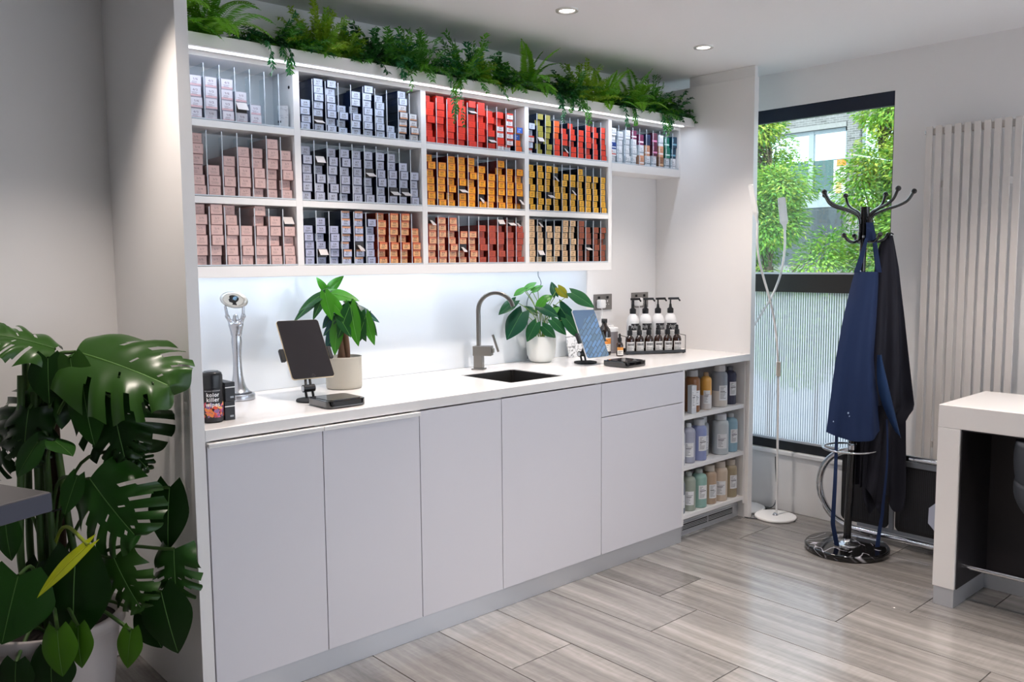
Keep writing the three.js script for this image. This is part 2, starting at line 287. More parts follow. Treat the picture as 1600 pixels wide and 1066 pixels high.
{
  // open end shelves
  const t = thing('open_shelf_unit', 'white open shelf unit with three shelves at the counter end', 'shelf unit', [2.4098, 0, 0]), w = 0.5896;
  obj('side', box(0, 0.016, 0.0805, UNDER - 0.001, -0.36, -0.004), M.carcass, t);
  obj('side', box(w - 0.016, w - 0.0005, 0.0805, UNDER - 0.001, -0.36, -0.022), M.carcass, t);
  obj('back_panel', box(0.016, w - 0.016, 0.0805, UNDER - 0.001, -0.36, -0.352), M.carcass, t);
  for (const y of [0.102, 0.354, 0.614]) obj('shelf', box(0.016, w - 0.016, y, y + 0.022, -0.352, -0.022, 0.0015), M.carcass, t);
  const p = thing('plinth', 'recessed aluminium kickboard with a vent grille under the open shelves', 'plinth', [2.4098, 0, 0]);
  obj('front_board', box(0, w - 0.0005, 0.0005, 0.0797, -0.078, -0.062), M.alu, p);
  const gr = obj('vent_grille', [box(0.07, 0.54, 0.022, 0.028, -0.0615, -0.056), box(0.07, 0.54, 0.062, 0.068, -0.0615, -0.056), box(0.07, 0.078, 0.028, 0.062, -0.0615, -0.056), box(0.532, 0.54, 0.028, 0.062, -0.0615, -0.056), box(0.30, 0.306, 0.028, 0.062, -0.0615, -0.056)], M.alu, p);
  obj('vent_backing', box(0.078, 0.532, 0.028, 0.062, -0.0618, -0.0605), M.matteBlack, gr);
  for (const y of [0.035, 0.043, 0.051]) obj('louvre', box(0.078, 0.532, y, y + 0.003, -0.0604, -0.0565), M.alu, gr);
}
// ---------------------------------------------------------------- pigeonhole shelves on the wall
const ZS = -0.476, COLS = [[0.012, 0.586], [0.613, 1.1845], [1.2115, 1.791], [1.817, 2.387], [2.413, 2.988]], ROWS = [[1.409, 1.636], [1.660, 1.906], [1.930, 2.150]];
{
  const t = thing('wall_shelf_unit', 'white wall-hung pigeonhole shelf unit full of colour boxes', 'shelf unit', [0, 0, 0]), Z0 = BACK + 0.001;
  obj('bottom_board', [box(0.0005, 2.414, 1.368, 1.409, -0.498, ZS, 0.0015), box(0.0005, 2.414, 1.392, 1.409, Z0, -0.498)], M.laminate, t);
  for (const [y0, y1] of [[1.636, 1.660], [1.906, 1.930]]) obj('shelf_board', COLS.slice(0, 4).map(([a, b]) => box(a, b, y0, y1, Z0 + 0.006, ZS, 0.001)), M.laminate, t);
  obj('shelf_board', box(2.414, 2.9995, 1.888, 1.93, Z0, ZS, 0.001), M.laminate, t);
  obj('top_board', box(0.0005, 2.9995, 2.150, 2.1665, Z0, ZS, 0.001), M.laminate, t);
  for (const [a, b] of [[0.0005, 0.012], [0.586, 0.613], [1.1845, 1.2115], [1.791, 1.817], [2.387, 2.4135]]) obj('upright', box(a, b, 1.409, 2.150, Z0 + 0.006, ZS, 0.001), M.laminate, t);
  obj('upright', box(2.988, 2.9995, 1.93, 2.150, Z0 + 0.006, ZS, 0.001), M.laminate, t);
  obj('back_panel', [box(0.001, 2.413, 1.4095, 2.1495, Z0, Z0 + 0.006), box(2.4135, 2.9995, 1.931, 2.1495, Z0, Z0 + 0.006)], M.laminate, t);
  for (const [c, y] of [[0, 2.09], [0, 1.45], [3, 2.09]]) obj('fixing_hole', new THREE.CylinderGeometry(0.006, 0.006, 0.002, 16).rotateZ(Math.PI / 2).translate(COLS[c][1] - 0.001, y, ZS - 0.03), M.matteBlack, t);
}
{
  const t = thing('planter_trough', 'long white trough above the shelves holding green foliage', 'planter', [0, 0, 0]);
  obj('front_board', box(0.0005, 2.9995, 2.159, 2.2039, -0.398, -0.3806, 0.001), M.laminate, t);
  obj('base_board', box(0.0005, 2.9995, 2.167, 2.178, BACK + 0.001, -0.3985), M.laminate, t);
  const l = thing('led_strip_light', 'bright white light strip under the front of the foliage trough', 'light strip', [0, 0, 0]);
  obj('channel', box(0.02, 2.93, 2.1595, 2.1665, -0.416, -0.4), M.alu, l);
  obj('diffuser', box(0.02, 2.93, 2.1555, 2.1593, -0.415, -0.401), mat('#ffffff', 0.5, { emissive: new THREE.Color(0.88, 0.94, 1), emissiveIntensity: 3.2 }), l);
  const a = new THREE.RectAreaLight(LED.color, LED.intensity, 2.91, 0.012); a.name = 'strip_light'; a.position.set(1.475, 2.1545, -0.408); a.rotation.x = -Math.PI / 2; l.add(a);
  const u = thing('led_strip_light', 'light strip under the shelf unit washing the splashback', 'light strip', [0, 0, 0]);
  obj('diffuser', box(0.03, 2.36, 1.3875, 1.3915, -0.55, -0.54), mat('#ffffff', 0.5, { emissive: new THREE.Color(0.82, 0.92, 1), emissiveIntensity: 3 }), u);
  const b = new THREE.RectAreaLight(0xd6e6ff, 26, 2.33, 0.01); b.name = 'strip_light'; b.position.set(1.195, 1.3865, -0.545); b.rotation.x = -Math.PI / 2; u.add(b);
}
// ---------------------------------------------------------------- clear organisers: one in each pigeonhole
const slotX = (c, i) => COLS[c][0] + (COLS[c][1] - COLS[c][0]) * i / 10;
const HOLES = []; for (let c = 0; c < 4; c++) for (let r = 0; r < 3; r++) HOLES.push([c, r]); HOLES.push([4, 2]);
const holeWord = { '0,2': 'white', '0,1': 'dusty pink, half full', '0,0': 'dusty pink, full', '1,2': 'silver-blue', '1,1': 'lavender-grey', '1,0': 'lavender and peach', '2,2': 'bright red', '2,1': 'amber', '2,0': 'tan and red-brown', '3,2': 'olive and red-orange', '3,1': 'yellow', '3,0': 'tan and dark brown', '4,2': 'mixed' };
for (const [c, r] of HOLES) {
  const [y0, y1] = ROWS[r], h = y1 - y0 - (r === 2 ? 0.022 : 0.012);
  const t = thing('acrylic_organiser', 'clear acrylic divider rack holding the ' + holeWord[c + ',' + r] + ' boxes', 'organiser', [0, y0 + 0.0004, 0]);
  const g = box(-0.0011, 0.0011, 0.0015, h, BACK + 0.012, ZS - 0.0035), e = box(-0.0016, 0.0016, 0.0015, h, ZS - 0.0035, ZS - 0.002);
  obj('base_sheet', box(COLS[c][0] + 0.001, COLS[c][1] - 0.001, 0, 0.0015, BACK + 0.012, ZS - 0.002), M.acrylic, t);
  for (let i = 1; i < 10; i++) { const d = obj('divider', g, M.acrylic, t); d.position.x = slotX(c, i); obj('polished_edge', e, M.acrylicEdge, d); }
  obj('front_lip', box(COLS[c][0] + 0.001, COLS[c][1] - 0.001, 0.0015, 0.006, ZS - 0.0018, ZS - 0.0004), M.acrylicEdge, t);
}
// ---------------------------------------------------------------- colour boxes
const KIND = {};
function kind(key, w, h, end, side, name, noun, o = {}) {
  const tex = canvasTex(320, 64, (x) => {
    x.fillStyle = side; x.fillRect(0, 0, 320, 64);
    for (let v = 0; v < 3; v++) {
      const r = rng(key.length * 97 + v * 13 + key.charCodeAt(0)), X = v * 64;
      x.fillStyle = end; x.fillRect(X, 0, 64, 64);
      if (o.top) { x.fillStyle = o.top; x.fillRect(X, 0, 64, 18); }
      if (o.foot) { x.fillStyle = o.foot; x.fillRect(X, 50, 64, 14); }
      x.strokeStyle = o.line || side; x.lineWidth = 3; x.strokeRect(X + 1, 1, 62, 62);  // printed edge line, darkened to stand for shaded joints between boxes
      x.fillStyle = o.ink || 'rgba(30,20,20,0.75)'; x.font = 'bold 17px sans-serif'; x.textAlign = 'center';
      x.fillText((1 + Math.floor(r() * 9)) + '/' + Math.floor(r() * 10), X + 32, 30);
      for (let k = 0; k < 3; k++) x.fillRect(X + 12 + r() * 6, 37 + k * 6, 18 + r() * 20, 2);
    }
    x.fillStyle = '#cfc8c6'; x.fillRect(256, 0, 64, 64);
    x.fillStyle = '#2a2220'; x.fillRect(288, 0, 32, 64);  // dark patch stands in for the shaded inside of open boxes
  });
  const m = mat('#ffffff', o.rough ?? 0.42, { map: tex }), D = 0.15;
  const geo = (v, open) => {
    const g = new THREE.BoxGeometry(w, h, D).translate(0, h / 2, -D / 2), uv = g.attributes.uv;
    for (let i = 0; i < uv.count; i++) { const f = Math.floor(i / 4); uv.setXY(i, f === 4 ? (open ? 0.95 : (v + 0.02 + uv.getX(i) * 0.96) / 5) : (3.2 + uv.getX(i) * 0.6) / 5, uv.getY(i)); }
    if (!open) return g;
    const fl = new THREE.BoxGeometry(w * 0.94, h * 0.9, 0.0009).translate(0, -h * 0.45, 0).rotateX(v === 1 ? -1.05 : -0.6).rotateY(v === 2 ? 0.5 : 0).translate(0, v === 0 ? h * 0.98 : h * 0.5, 0.001);
    for (let i = 0; i < fl.attributes.uv.count; i++) fl.attributes.uv.setXY(i, 0.84, 0.5);
    return merge([g, fl]);
  };
  KIND[key] = { w, h, m, name, noun, g: [geo(0), geo(1), geo(2)], open: [geo(0, true), geo(1, true), geo(2, true)] };
}
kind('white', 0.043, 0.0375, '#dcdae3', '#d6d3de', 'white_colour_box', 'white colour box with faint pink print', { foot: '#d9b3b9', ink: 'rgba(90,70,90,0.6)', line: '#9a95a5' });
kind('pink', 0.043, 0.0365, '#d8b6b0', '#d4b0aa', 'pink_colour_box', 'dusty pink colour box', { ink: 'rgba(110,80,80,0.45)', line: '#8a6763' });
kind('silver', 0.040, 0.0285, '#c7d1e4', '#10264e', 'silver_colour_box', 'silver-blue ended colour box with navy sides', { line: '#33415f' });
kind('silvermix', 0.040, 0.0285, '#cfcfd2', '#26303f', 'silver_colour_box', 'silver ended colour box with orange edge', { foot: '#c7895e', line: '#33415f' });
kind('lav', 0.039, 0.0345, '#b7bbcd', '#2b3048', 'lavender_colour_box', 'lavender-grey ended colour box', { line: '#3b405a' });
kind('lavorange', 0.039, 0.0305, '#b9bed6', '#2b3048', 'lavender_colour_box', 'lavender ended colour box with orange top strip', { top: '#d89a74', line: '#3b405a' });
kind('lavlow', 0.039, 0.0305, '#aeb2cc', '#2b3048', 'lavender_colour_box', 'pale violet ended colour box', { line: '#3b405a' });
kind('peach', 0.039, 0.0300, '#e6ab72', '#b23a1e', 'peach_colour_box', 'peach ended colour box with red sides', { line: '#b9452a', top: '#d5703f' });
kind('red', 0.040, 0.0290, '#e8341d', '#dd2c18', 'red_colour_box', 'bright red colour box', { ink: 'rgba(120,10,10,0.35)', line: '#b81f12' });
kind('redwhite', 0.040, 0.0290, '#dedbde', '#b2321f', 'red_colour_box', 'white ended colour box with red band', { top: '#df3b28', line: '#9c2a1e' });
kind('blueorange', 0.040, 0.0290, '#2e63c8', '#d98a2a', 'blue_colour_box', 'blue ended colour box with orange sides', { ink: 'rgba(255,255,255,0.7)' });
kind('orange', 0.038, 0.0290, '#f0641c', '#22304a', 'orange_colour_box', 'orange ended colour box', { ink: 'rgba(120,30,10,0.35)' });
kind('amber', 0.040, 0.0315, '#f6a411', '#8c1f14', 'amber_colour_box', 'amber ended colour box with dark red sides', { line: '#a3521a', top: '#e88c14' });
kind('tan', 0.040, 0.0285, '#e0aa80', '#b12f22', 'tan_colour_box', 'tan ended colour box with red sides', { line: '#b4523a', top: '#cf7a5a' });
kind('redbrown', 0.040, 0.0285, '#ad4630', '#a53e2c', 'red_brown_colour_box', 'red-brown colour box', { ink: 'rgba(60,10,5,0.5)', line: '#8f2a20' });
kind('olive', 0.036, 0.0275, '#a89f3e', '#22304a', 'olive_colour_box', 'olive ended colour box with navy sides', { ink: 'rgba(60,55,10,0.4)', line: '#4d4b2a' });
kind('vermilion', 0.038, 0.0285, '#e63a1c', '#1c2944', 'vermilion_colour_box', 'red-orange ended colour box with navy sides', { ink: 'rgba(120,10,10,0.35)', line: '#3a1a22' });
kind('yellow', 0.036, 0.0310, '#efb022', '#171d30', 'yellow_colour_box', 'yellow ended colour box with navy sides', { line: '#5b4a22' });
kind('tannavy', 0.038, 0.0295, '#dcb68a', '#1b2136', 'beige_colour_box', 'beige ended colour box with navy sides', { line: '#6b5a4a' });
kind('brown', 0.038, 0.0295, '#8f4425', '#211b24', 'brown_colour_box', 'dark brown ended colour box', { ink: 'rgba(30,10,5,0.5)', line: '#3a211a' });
const br = rng(77);
function stack(c, r, slot, keys, where, openAt = -1) {
  const xa = slotX(c, slot) + 0.0025, xb = slotX(c, slot + 1) - 0.0025;
  let y = ROWS[r][0] + 0.0026;
  keys.forEach((k, j) => {
    const K = KIND[k]; if (!K) { y += 0.03; return; }
    if (y + K.h > ROWS[r][1] - 0.001) return;
    const slack = (xb - xa - K.w) / 2, turn = (br() - 0.5) * 0.08;
    const room = Math.max(0, slack - Math.abs(turn) * 0.075);
    const open = j > 0 && (j === openAt || br() < 0.014), v = Math.floor(br() * 3);
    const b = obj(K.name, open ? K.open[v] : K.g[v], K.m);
    b.position.set((xa + xb) / 2 + (br() * 2 - 1) * room * 0.8, y, ZS - 0.006 - br() * br() * 0.028); b.rotation.y = turn;
    const label = (open ? K.noun.split(' with')[0] + ' with open end flap ' : K.noun + ' ') + where;
    tag(b, label, 'box', label);
    y += K.h + 0.0006;
  });
}
const fill = (k, n) => Array(n).fill(k);
// column beside the plant
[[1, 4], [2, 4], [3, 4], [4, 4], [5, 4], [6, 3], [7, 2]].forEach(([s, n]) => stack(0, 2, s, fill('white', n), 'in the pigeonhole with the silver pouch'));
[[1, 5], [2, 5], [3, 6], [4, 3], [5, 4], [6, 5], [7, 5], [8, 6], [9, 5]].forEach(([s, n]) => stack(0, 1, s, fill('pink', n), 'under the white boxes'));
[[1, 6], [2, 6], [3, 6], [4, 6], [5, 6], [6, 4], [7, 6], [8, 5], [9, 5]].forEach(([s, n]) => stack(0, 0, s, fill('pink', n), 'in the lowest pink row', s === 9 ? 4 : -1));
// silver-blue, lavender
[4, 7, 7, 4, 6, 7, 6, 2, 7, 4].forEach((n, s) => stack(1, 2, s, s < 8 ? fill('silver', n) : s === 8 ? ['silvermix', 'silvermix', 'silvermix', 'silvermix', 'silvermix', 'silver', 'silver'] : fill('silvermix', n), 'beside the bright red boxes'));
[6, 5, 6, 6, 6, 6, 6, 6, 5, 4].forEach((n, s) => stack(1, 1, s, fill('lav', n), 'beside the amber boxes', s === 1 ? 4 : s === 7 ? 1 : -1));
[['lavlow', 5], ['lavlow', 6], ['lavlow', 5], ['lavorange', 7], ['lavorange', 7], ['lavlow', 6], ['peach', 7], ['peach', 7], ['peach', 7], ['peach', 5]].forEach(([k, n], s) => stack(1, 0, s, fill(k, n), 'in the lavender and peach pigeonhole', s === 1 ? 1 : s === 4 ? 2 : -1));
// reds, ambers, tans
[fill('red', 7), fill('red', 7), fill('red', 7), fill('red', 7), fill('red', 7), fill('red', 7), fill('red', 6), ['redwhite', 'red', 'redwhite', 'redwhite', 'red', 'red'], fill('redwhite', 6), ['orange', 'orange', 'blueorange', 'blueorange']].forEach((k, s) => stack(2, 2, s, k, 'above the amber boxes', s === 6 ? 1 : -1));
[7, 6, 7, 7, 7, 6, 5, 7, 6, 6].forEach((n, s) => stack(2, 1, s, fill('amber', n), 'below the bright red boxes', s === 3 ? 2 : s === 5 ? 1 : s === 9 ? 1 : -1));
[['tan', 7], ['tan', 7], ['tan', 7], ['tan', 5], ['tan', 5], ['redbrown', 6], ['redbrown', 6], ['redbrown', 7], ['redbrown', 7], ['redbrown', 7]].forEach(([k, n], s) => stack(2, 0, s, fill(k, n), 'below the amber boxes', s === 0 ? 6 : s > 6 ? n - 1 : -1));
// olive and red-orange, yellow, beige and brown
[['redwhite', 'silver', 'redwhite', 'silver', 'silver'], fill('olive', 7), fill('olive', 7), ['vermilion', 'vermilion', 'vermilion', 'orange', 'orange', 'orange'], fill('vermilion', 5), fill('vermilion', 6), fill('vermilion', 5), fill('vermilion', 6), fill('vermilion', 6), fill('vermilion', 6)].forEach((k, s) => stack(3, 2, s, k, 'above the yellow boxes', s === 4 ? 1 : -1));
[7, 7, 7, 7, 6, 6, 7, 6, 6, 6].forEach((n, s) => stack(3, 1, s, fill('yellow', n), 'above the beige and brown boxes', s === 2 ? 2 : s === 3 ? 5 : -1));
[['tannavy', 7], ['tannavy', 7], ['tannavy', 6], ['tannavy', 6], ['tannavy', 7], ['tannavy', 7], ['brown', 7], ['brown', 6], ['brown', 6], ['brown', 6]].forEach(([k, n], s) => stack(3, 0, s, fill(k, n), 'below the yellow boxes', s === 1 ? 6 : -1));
// mixed pigeonhole
{
  const P = [['#e4e6ea', '#9aa2ac', 'white'], ['#e2e4e8', '#c9483c', 'white and red'], ['#1f3f8c', '#dfe2e8', 'blue'], ['#e6e7ea', '#b8bcc4', 'plain white'], ['#7a1f4e', '#efe6ea', 'magenta and white'], ['#d99a78', '#e7dfe0', 'pale orange'], ['#14284e', '#0d1c3a', 'navy'], ['#5a1a34', '#d98ab0', 'maroon and pink'], ['#9a6a4a', '#d9b48c', 'brown'], ['#1c7a64', '#cfe3dc', 'green'], ['#0f3f5a', '#7ab0c4', 'dark teal'], ['#d9dde2', '#8a9098', 'pale grey']];
  const mats = P.map(([a, b]) => mat('#ffffff', 0.4, { map: canvasTex(128, 64, (x) => { x.fillStyle = a; x.fillRect(0, 0, 128, 64); x.fillStyle = b; x.fillRect(0, 40, 64, 10); x.fillRect(8, 10, 10, 24); x.fillStyle = 'rgba(20,20,30,0.65)'; x.font = 'bold 13px sans-serif'; x.fillText((P.findIndex((q) => q[0] === a) + 3) + '.' + (a.charCodeAt(1) % 9), 26, 26); x.fillRect(26, 32, 28, 2); }) }));
  const S = [[0, 0.036, [3, 1, 2, 3, 0]], [1, 0.042, [3, 0, 3, 11]], [2, 0.045, [0, 3, 11, 3]], [3, 0.046, [0, 0, 3, 4]], [4, 0.056, [5, 0, 4]], [5, 0.058, [11, 5, 6]], [6, 0.062, [0, 7, 7]], [7, 0.060, [8, 5, 0]], [8, 0.058, [11, 9, 9]], [9, 0.060, [3, 10, 10]]];
  for (const [s, h, list] of S) list.forEach((k, j) => {
    const w = 0.043, g = new THREE.BoxGeometry(w, h - 0.0006, 0.14).translate(0, h / 2 - 0.0003, -0.07), uv = g.attributes.uv;
    for (let i = 0; i < uv.count; i++) { const f = Math.floor(i / 4); if (f !== 4) uv.setXY(i, 0.6 + uv.getX(i) * 0.3, uv.getY(i) * 0.2 + 0.75); else uv.setX(i, uv.getX(i) * 0.5); }
    const b = obj('mixed_colour_box', g, mats[k]); b.position.set((slotX(4, s) + slotX(4, s + 1)) / 2 + (br() - 0.5) * 0.004, ROWS[2][0] + 0.0026 + j * h, ZS - 0.012 - br() * 0.01); b.rotation.y = (br() - 0.5) * 0.05;
    tag(b, P[k][2] + ' product box in the mixed pigeonhole over the sockets', 'box', P[k][2] + ' boxes in the mixed pigeonhole');
  });
}
// silver pouch beside the white boxes
{
  const t = thing('foil_pouch', 'silver printed foil pouch standing alone beside the white boxes', 'pouch', [(slotX(0, 9) + slotX(0, 10)) / 2, ROWS[2][0] + 0.0026, ZS - 0.03], -0.5);
  const tx = canvasTex(64, 128, (x) => { x.fillStyle = '#c9cbd0'; x.fillRect(0, 0, 64, 128); x.fillStyle = '#6b6f78'; const r = rng(5); for (let i = 0; i < 60; i++) x.fillRect(r() * 64, r() * 84, 1 + r() * 5, 1); x.fillStyle = '#22242a'; x.fillRect(20, 86, 26, 12); });
  obj('bag', sheet((u, v) => { const a = TAU * u, k = 1 - v; return [Math.cos(a) * 0.020, v * 0.085, Math.sin(a) * (0.014 * k + 0.0008)]; }, 24, 6), mat('#ffffff', 0.3, { map: tx, metalness: 0.3 }), t);
}
// ---------------------------------------------------------------- things on the worktop
const Y = TOP + 0.0003;
{ // wipes canister
  const t = thing('wipes_canister', 'black wipes canister with bright floral print and white lettering', 'canister', [0.078, Y, -0.125], -1.9);
  const tx = canvasTex(512, 256, (x) => {
    x.fillStyle = '#17151a'; x.fillRect(0, 0, 512, 256);
    const r = rng(3), cols = ['#e8552f', '#f08a4a', '#d9608f', '#8a6a9c', '#f2b36a', '#3a2a3c', '#c4475c'];
    for (let i = 0; i < 210; i++) { x.fillStyle = cols[Math.floor(r() * cols.length)]; x.beginPath(); x.ellipse(r() * 512, 118 + r() * 100, 6 + r() * 20, 4 + r() * 9, r() * 3, 0, TAU); x.fill(); }
    x.fillStyle = '#1d1a1e'; x.fillRect(0, 216, 512, 40);
    x.fillStyle = '#ffffff'; x.font = 'bold 40px sans-serif'; x.textAlign = 'center';
    for (const cx of [128, 384]) { x.fillText('kolor', cx, 62); x.fillText('killer', cx, 98); x.fillText('wipes', cx, 134); x.font = '11px sans-serif'; x.fillText('hair colour stain remover', cx, 22); x.font = 'bold 40px sans-serif'; }
  });
  obj('body', lathe([[0, 0], [0.030, 0], [0.034, 0.005], [0.034, 0.108], [0.032, 0.112]], 40), mat('#ffffff', 0.35, { map: tx }), t);
  obj('lid', lathe([[0.0345, 0.112], [0.0345, 0.150], [0.031, 0.160], [0.024, 0.164], [0, 0.164]], 40), mat('#1b1e22', 0.3), t);
  obj('lid_flap', lathe([[0.0, 0.1655], [0.022, 0.1655], [0.0225, 0.1642]], 24), mat('#3b4147', 0.25), t);
}
for (let k = 0; k < 2; k++) {
  const t = thing('small_black_box', k ? 'small black carton on top of another beside the canister' : 'small black carton under another beside the canister', 'box', [0.130, Y + k * 0.0622, -0.16], k ? 0.05 : 0);
  obj('carton', box(-0.017, 0.017, 0, 0.062, -0.05, 0.05, 0.001), mat('#15161c', 0.4), t);
  obj('printed_band', box(-0.0172, 0.0172, 0.044, 0.047, 0.0499, 0.0503), M.whitePlastic, t);
  obj('printed_mark', box(0.0, 0.012, 0.010, 0.016, 0.0499, 0.0503), mat('#9aa0a8', 0.4), t);
}
{ // award statuette
  const t = thing('award_statuette', 'silver award statuette of a figure lifting an oval plaque', 'award', [0.335, Y, -0.50], -0.62);
  const S = mat('#b9bcc2', 0.26, { metalness: 0.85 });
  obj('base', lathe([[0, 0], [0.058, 0], [0.060, 0.003], [0.060, 0.022], [0.055, 0.027], [0, 0.028]], 40), S, t);
  t.scale.set(1, 0.88, 1);
  obj('robe', lathe([[0.0, 0.027], [0.050, 0.028], [0.040, 0.036], [0.030, 0.052], [0.023, 0.075], [0.0185, 0.105], [0.0160, 0.145], [0.0155, 0.185], [0.0172, 0.22], [0.0190, 0.245], [0.0178, 0.268], [0.0148, 0.288], [0.0145, 0.296]], 32), S, t);
  const bones = [[[0, 0.272, 0], [0, 0.29, 0], 0.0165, 0.0142], [[-0.006, 0.285, 0], [-0.008, 0.315, 0], 0.0145, 0.018], [[0.006, 0.285, 0], [0.008, 0.315, 0], 0.0145, 0.018],
    [[0, 0.315, 0], [0, 0.338, 0], 0.008, 0.0065], [[0, 0.345, 0.001], [0, 0.356, 0.001], 0.0105, 0.0095], [[-0.016, 0.322, 0], [-0.030, 0.355, 0], 0.0085, 0.0065], [[-0.030, 0.355, 0], [-0.036, 0.398, 0], 0.0065, 0.005], [[0.016, 0.322, 0], [0.028, 0.355, 0], 0.0085, 0.0065], [[0.028, 0.355, 0], [0.029, 0.398, 0], 0.0065, 0.005]];
  obj('figure', sdfMesh(bones, [-0.05, 0.25, -0.05], [0.05, 0.41, 0.05], 80, 0.009), S, t);
  const tx = canvasTex(256, 192, (x) => {
    x.fillStyle = '#cfd0cb'; x.fillRect(0, 0, 256, 192); x.translate(128, 94); x.scale(1.45, 1.3); x.fillStyle = '#15181d';
    x.beginPath(); x.moveTo(-44, -34); x.bezierCurveTo(-30, -66, 34, -66, 44, -26); x.bezierCurveTo(50, 4, 34, 16, 30, 30); x.lineTo(46, 62); x.lineTo(2, 66); x.bezierCurveTo(8, 46, 2, 40, -8, 40); x.lineTo(-30, 36); x.lineTo(-32, 22); x.lineTo(-42, 14); x.lineTo(-34, -4); x.closePath(); x.fill();
    x.strokeStyle = '#8fc0e6'; x.lineWidth = 4; const r = rng(8); for (let i = 0; i < 22; i++) { x.beginPath(); x.arc(-6 + r() * 34, -42 + r() * 40, 4 + r() * 7, r() * 6, r() * 6 + 3); x.stroke(); }
  });
  const p = new THREE.Group(); p.name = 'plaque'; t.add(p); p.position.set(-0.004, 0.425, 0); p.rotation.set(-0.1, 0, -0.25);
  const ov = lathe([[0, -0.012], [0.030, -0.009], [0.040, 0], [0.030, 0.009], [0, 0.012]], 40).rotateX(Math.PI / 2).scale(1.3, 0.86, 1);
  obj('oval_disc', ov, mat('#cfd0cb', 0.22, { metalness: 0.5 }), p);
  const pr = new THREE.CircleGeometry(0.028, 40), q = pr.attributes.position; for (let i = 0; i < q.count; i++) q.setZ(i, 0.0131 - 0.0034 * (Math.hypot(q.getX(i), q.getY(i)) / 0.028) ** 2);
  obj('profile_print', faceUV(pr).scale(1.3, 0.86, 1), mat('#ffffff', 0.25, { map: tx }), p).userData.label = 'dark head silhouette print';
}
function tabletOnStand(x, z, py, pz, yaw, tilt, roll, label, screen, trim) {
  const t = thing('tablet_stand', label.stand, 'tablet stand', [x, Y, z]);
  obj('foot', lathe([[0, 0], [0.055, 0], [0.058, 0.003], [0.056, 0.008], [0.02, 0.011], [0, 0.012]], 40), M.matteBlack, t);
  const hx = 0.0, hz = -0.012;
  obj('lower_arm', [rod([hx - 0.014, 0.01, hz], [hx - 0.014, 0.045, hz - 0.01], 0.005), rod([hx + 0.014, 0.01, hz], [hx + 0.014, 0.045, hz - 0.01], 0.005)], M.black, t);
  obj('hinge', new THREE.CylinderGeometry(0.014, 0.014, 0.045, 24).rotateZ(Math.PI / 2).translate(hx, 0.045, hz - 0.01), M.black, t);
  obj('hinge_cap', new THREE.CylinderGeometry(0.010, 0.010, 0.048, 24).rotateZ(Math.PI / 2).translate(hx, 0.045, hz - 0.01), M.alu, t);
  // clamp plate behind the tablet, in the tablet's own axes
  const c = new THREE.Object3D(); c.position.set(label.x - x, py - Y, pz - z); c.rotation.set(tilt, yaw, roll, 'YXZ'); c.updateMatrix();
  const back = V(0, -0.02, -0.016).applyMatrix4(c.matrix);
  obj('upper_arm', [rod([hx - 0.010, 0.045, hz - 0.01], [back.x - 0.006, back.y, back.z], 0.005), rod([hx + 0.010, 0.045, hz - 0.01], [back.x + 0.006, back.y, back.z], 0.005)], M.black, t);
  obj('clamp_bar', box(-0.098, 0.098, -0.03, -0.005, -0.016, -0.009, 0.002).applyMatrix4(c.matrix), M.black, t);
  for (const s of [-1, 1]) obj('clamp_jaw', [box(s > 0 ? 0.088 : -0.106, s > 0 ? 0.106 : -0.088, -0.046, 0.006, -0.012, 0.004, 0.004).applyMatrix4(c.matrix)], M.black, t);
  const g = thing('tablet', label.tablet, 'tablet', [label.x, py, pz]); g.rotation.set(tilt, yaw, roll, 'YXZ');
  obj('case', slab(0.174, 0.25, 0.012, 0.0065, 0.0012), trim, g);
  obj('screen', faceUV(slab(0.1715, 0.2475, 0.0108, 0.001, 0.0003)).translate(0, 0, 0.0033), screen, g);
  obj('home_button', lathe([[0.0052, 0], [0.0056, 0.0004], [0.006, 0]], 24).rotateX(Math.PI / 2).translate(0, -0.114, 0.0038), mat('#6b6264', 0.3, { metalness: 0.6 }), g);
  obj('camera_dot', new THREE.CylinderGeometry(0.0012, 0.0012, 0.0004, 10).rotateX(Math.PI / 2).translate(0, 0.118, 0.0039), mat('#4a4a52', 0.2), g);
}
tabletOnStand(0.515, -0.272, 1.0933, -0.3736, -0.03, -0.564, -0.012, { x: 0.5492, stand: 'black clamp stand holding the blank gold-edged tablet', tablet: 'tablet with a blank dark screen and gold edge' }, mat('#1b171b', 0.12, { clearcoat: 0.6, clearcoatRoughness: 0.05 }), mat('#d9c6a4', 0.3, { metalness: 0.7 }));
{
  const tx = canvasTex(348, 500, (x, w, h) => {
    x.fillStyle = '#0b1f42'; x.fillRect(0, 0, w, h); x.save(); x.translate(w / 2, h / 2); x.rotate(-0.62); const r = rng(21);
    for (let j = -14; j < 14; j++) for (let i = -6; i < 6; i++) { const b = 0.58 + r() * 0.36; x.fillStyle = `rgb(${Math.round(70 * b)},${Math.round(112 * b)},${Math.round(168 * b)})`; x.fillRect(i * 116 + (j % 2 ? 58 : 0), j * 38, 106, 29); }
    x.restore(); x.fillStyle = '#173562'; x.beginPath(); x.moveTo(0, 0); x.lineTo(w, 0); x.lineTo(w, 30); x.lineTo(150, 96); x.lineTo(60, 200); x.lineTo(0, 190); x.fill();
  });
  tabletOnStand(2.078, -0.352, 1.062, -0.300, 0.083, -0.419, -0.028, { x: 2.057, stand: 'black clamp stand holding the tablet with the brick picture', tablet: 'tablet showing a blue brick wall picture' }, mat('#ffffff', 0.15, { map: tx, emissive: new THREE.Color(1, 1, 1), emissiveMap: tx, emissiveIntensity: 0.06 }), mat('#dcdde0', 0.3, { metalness: 0.6 }));
}
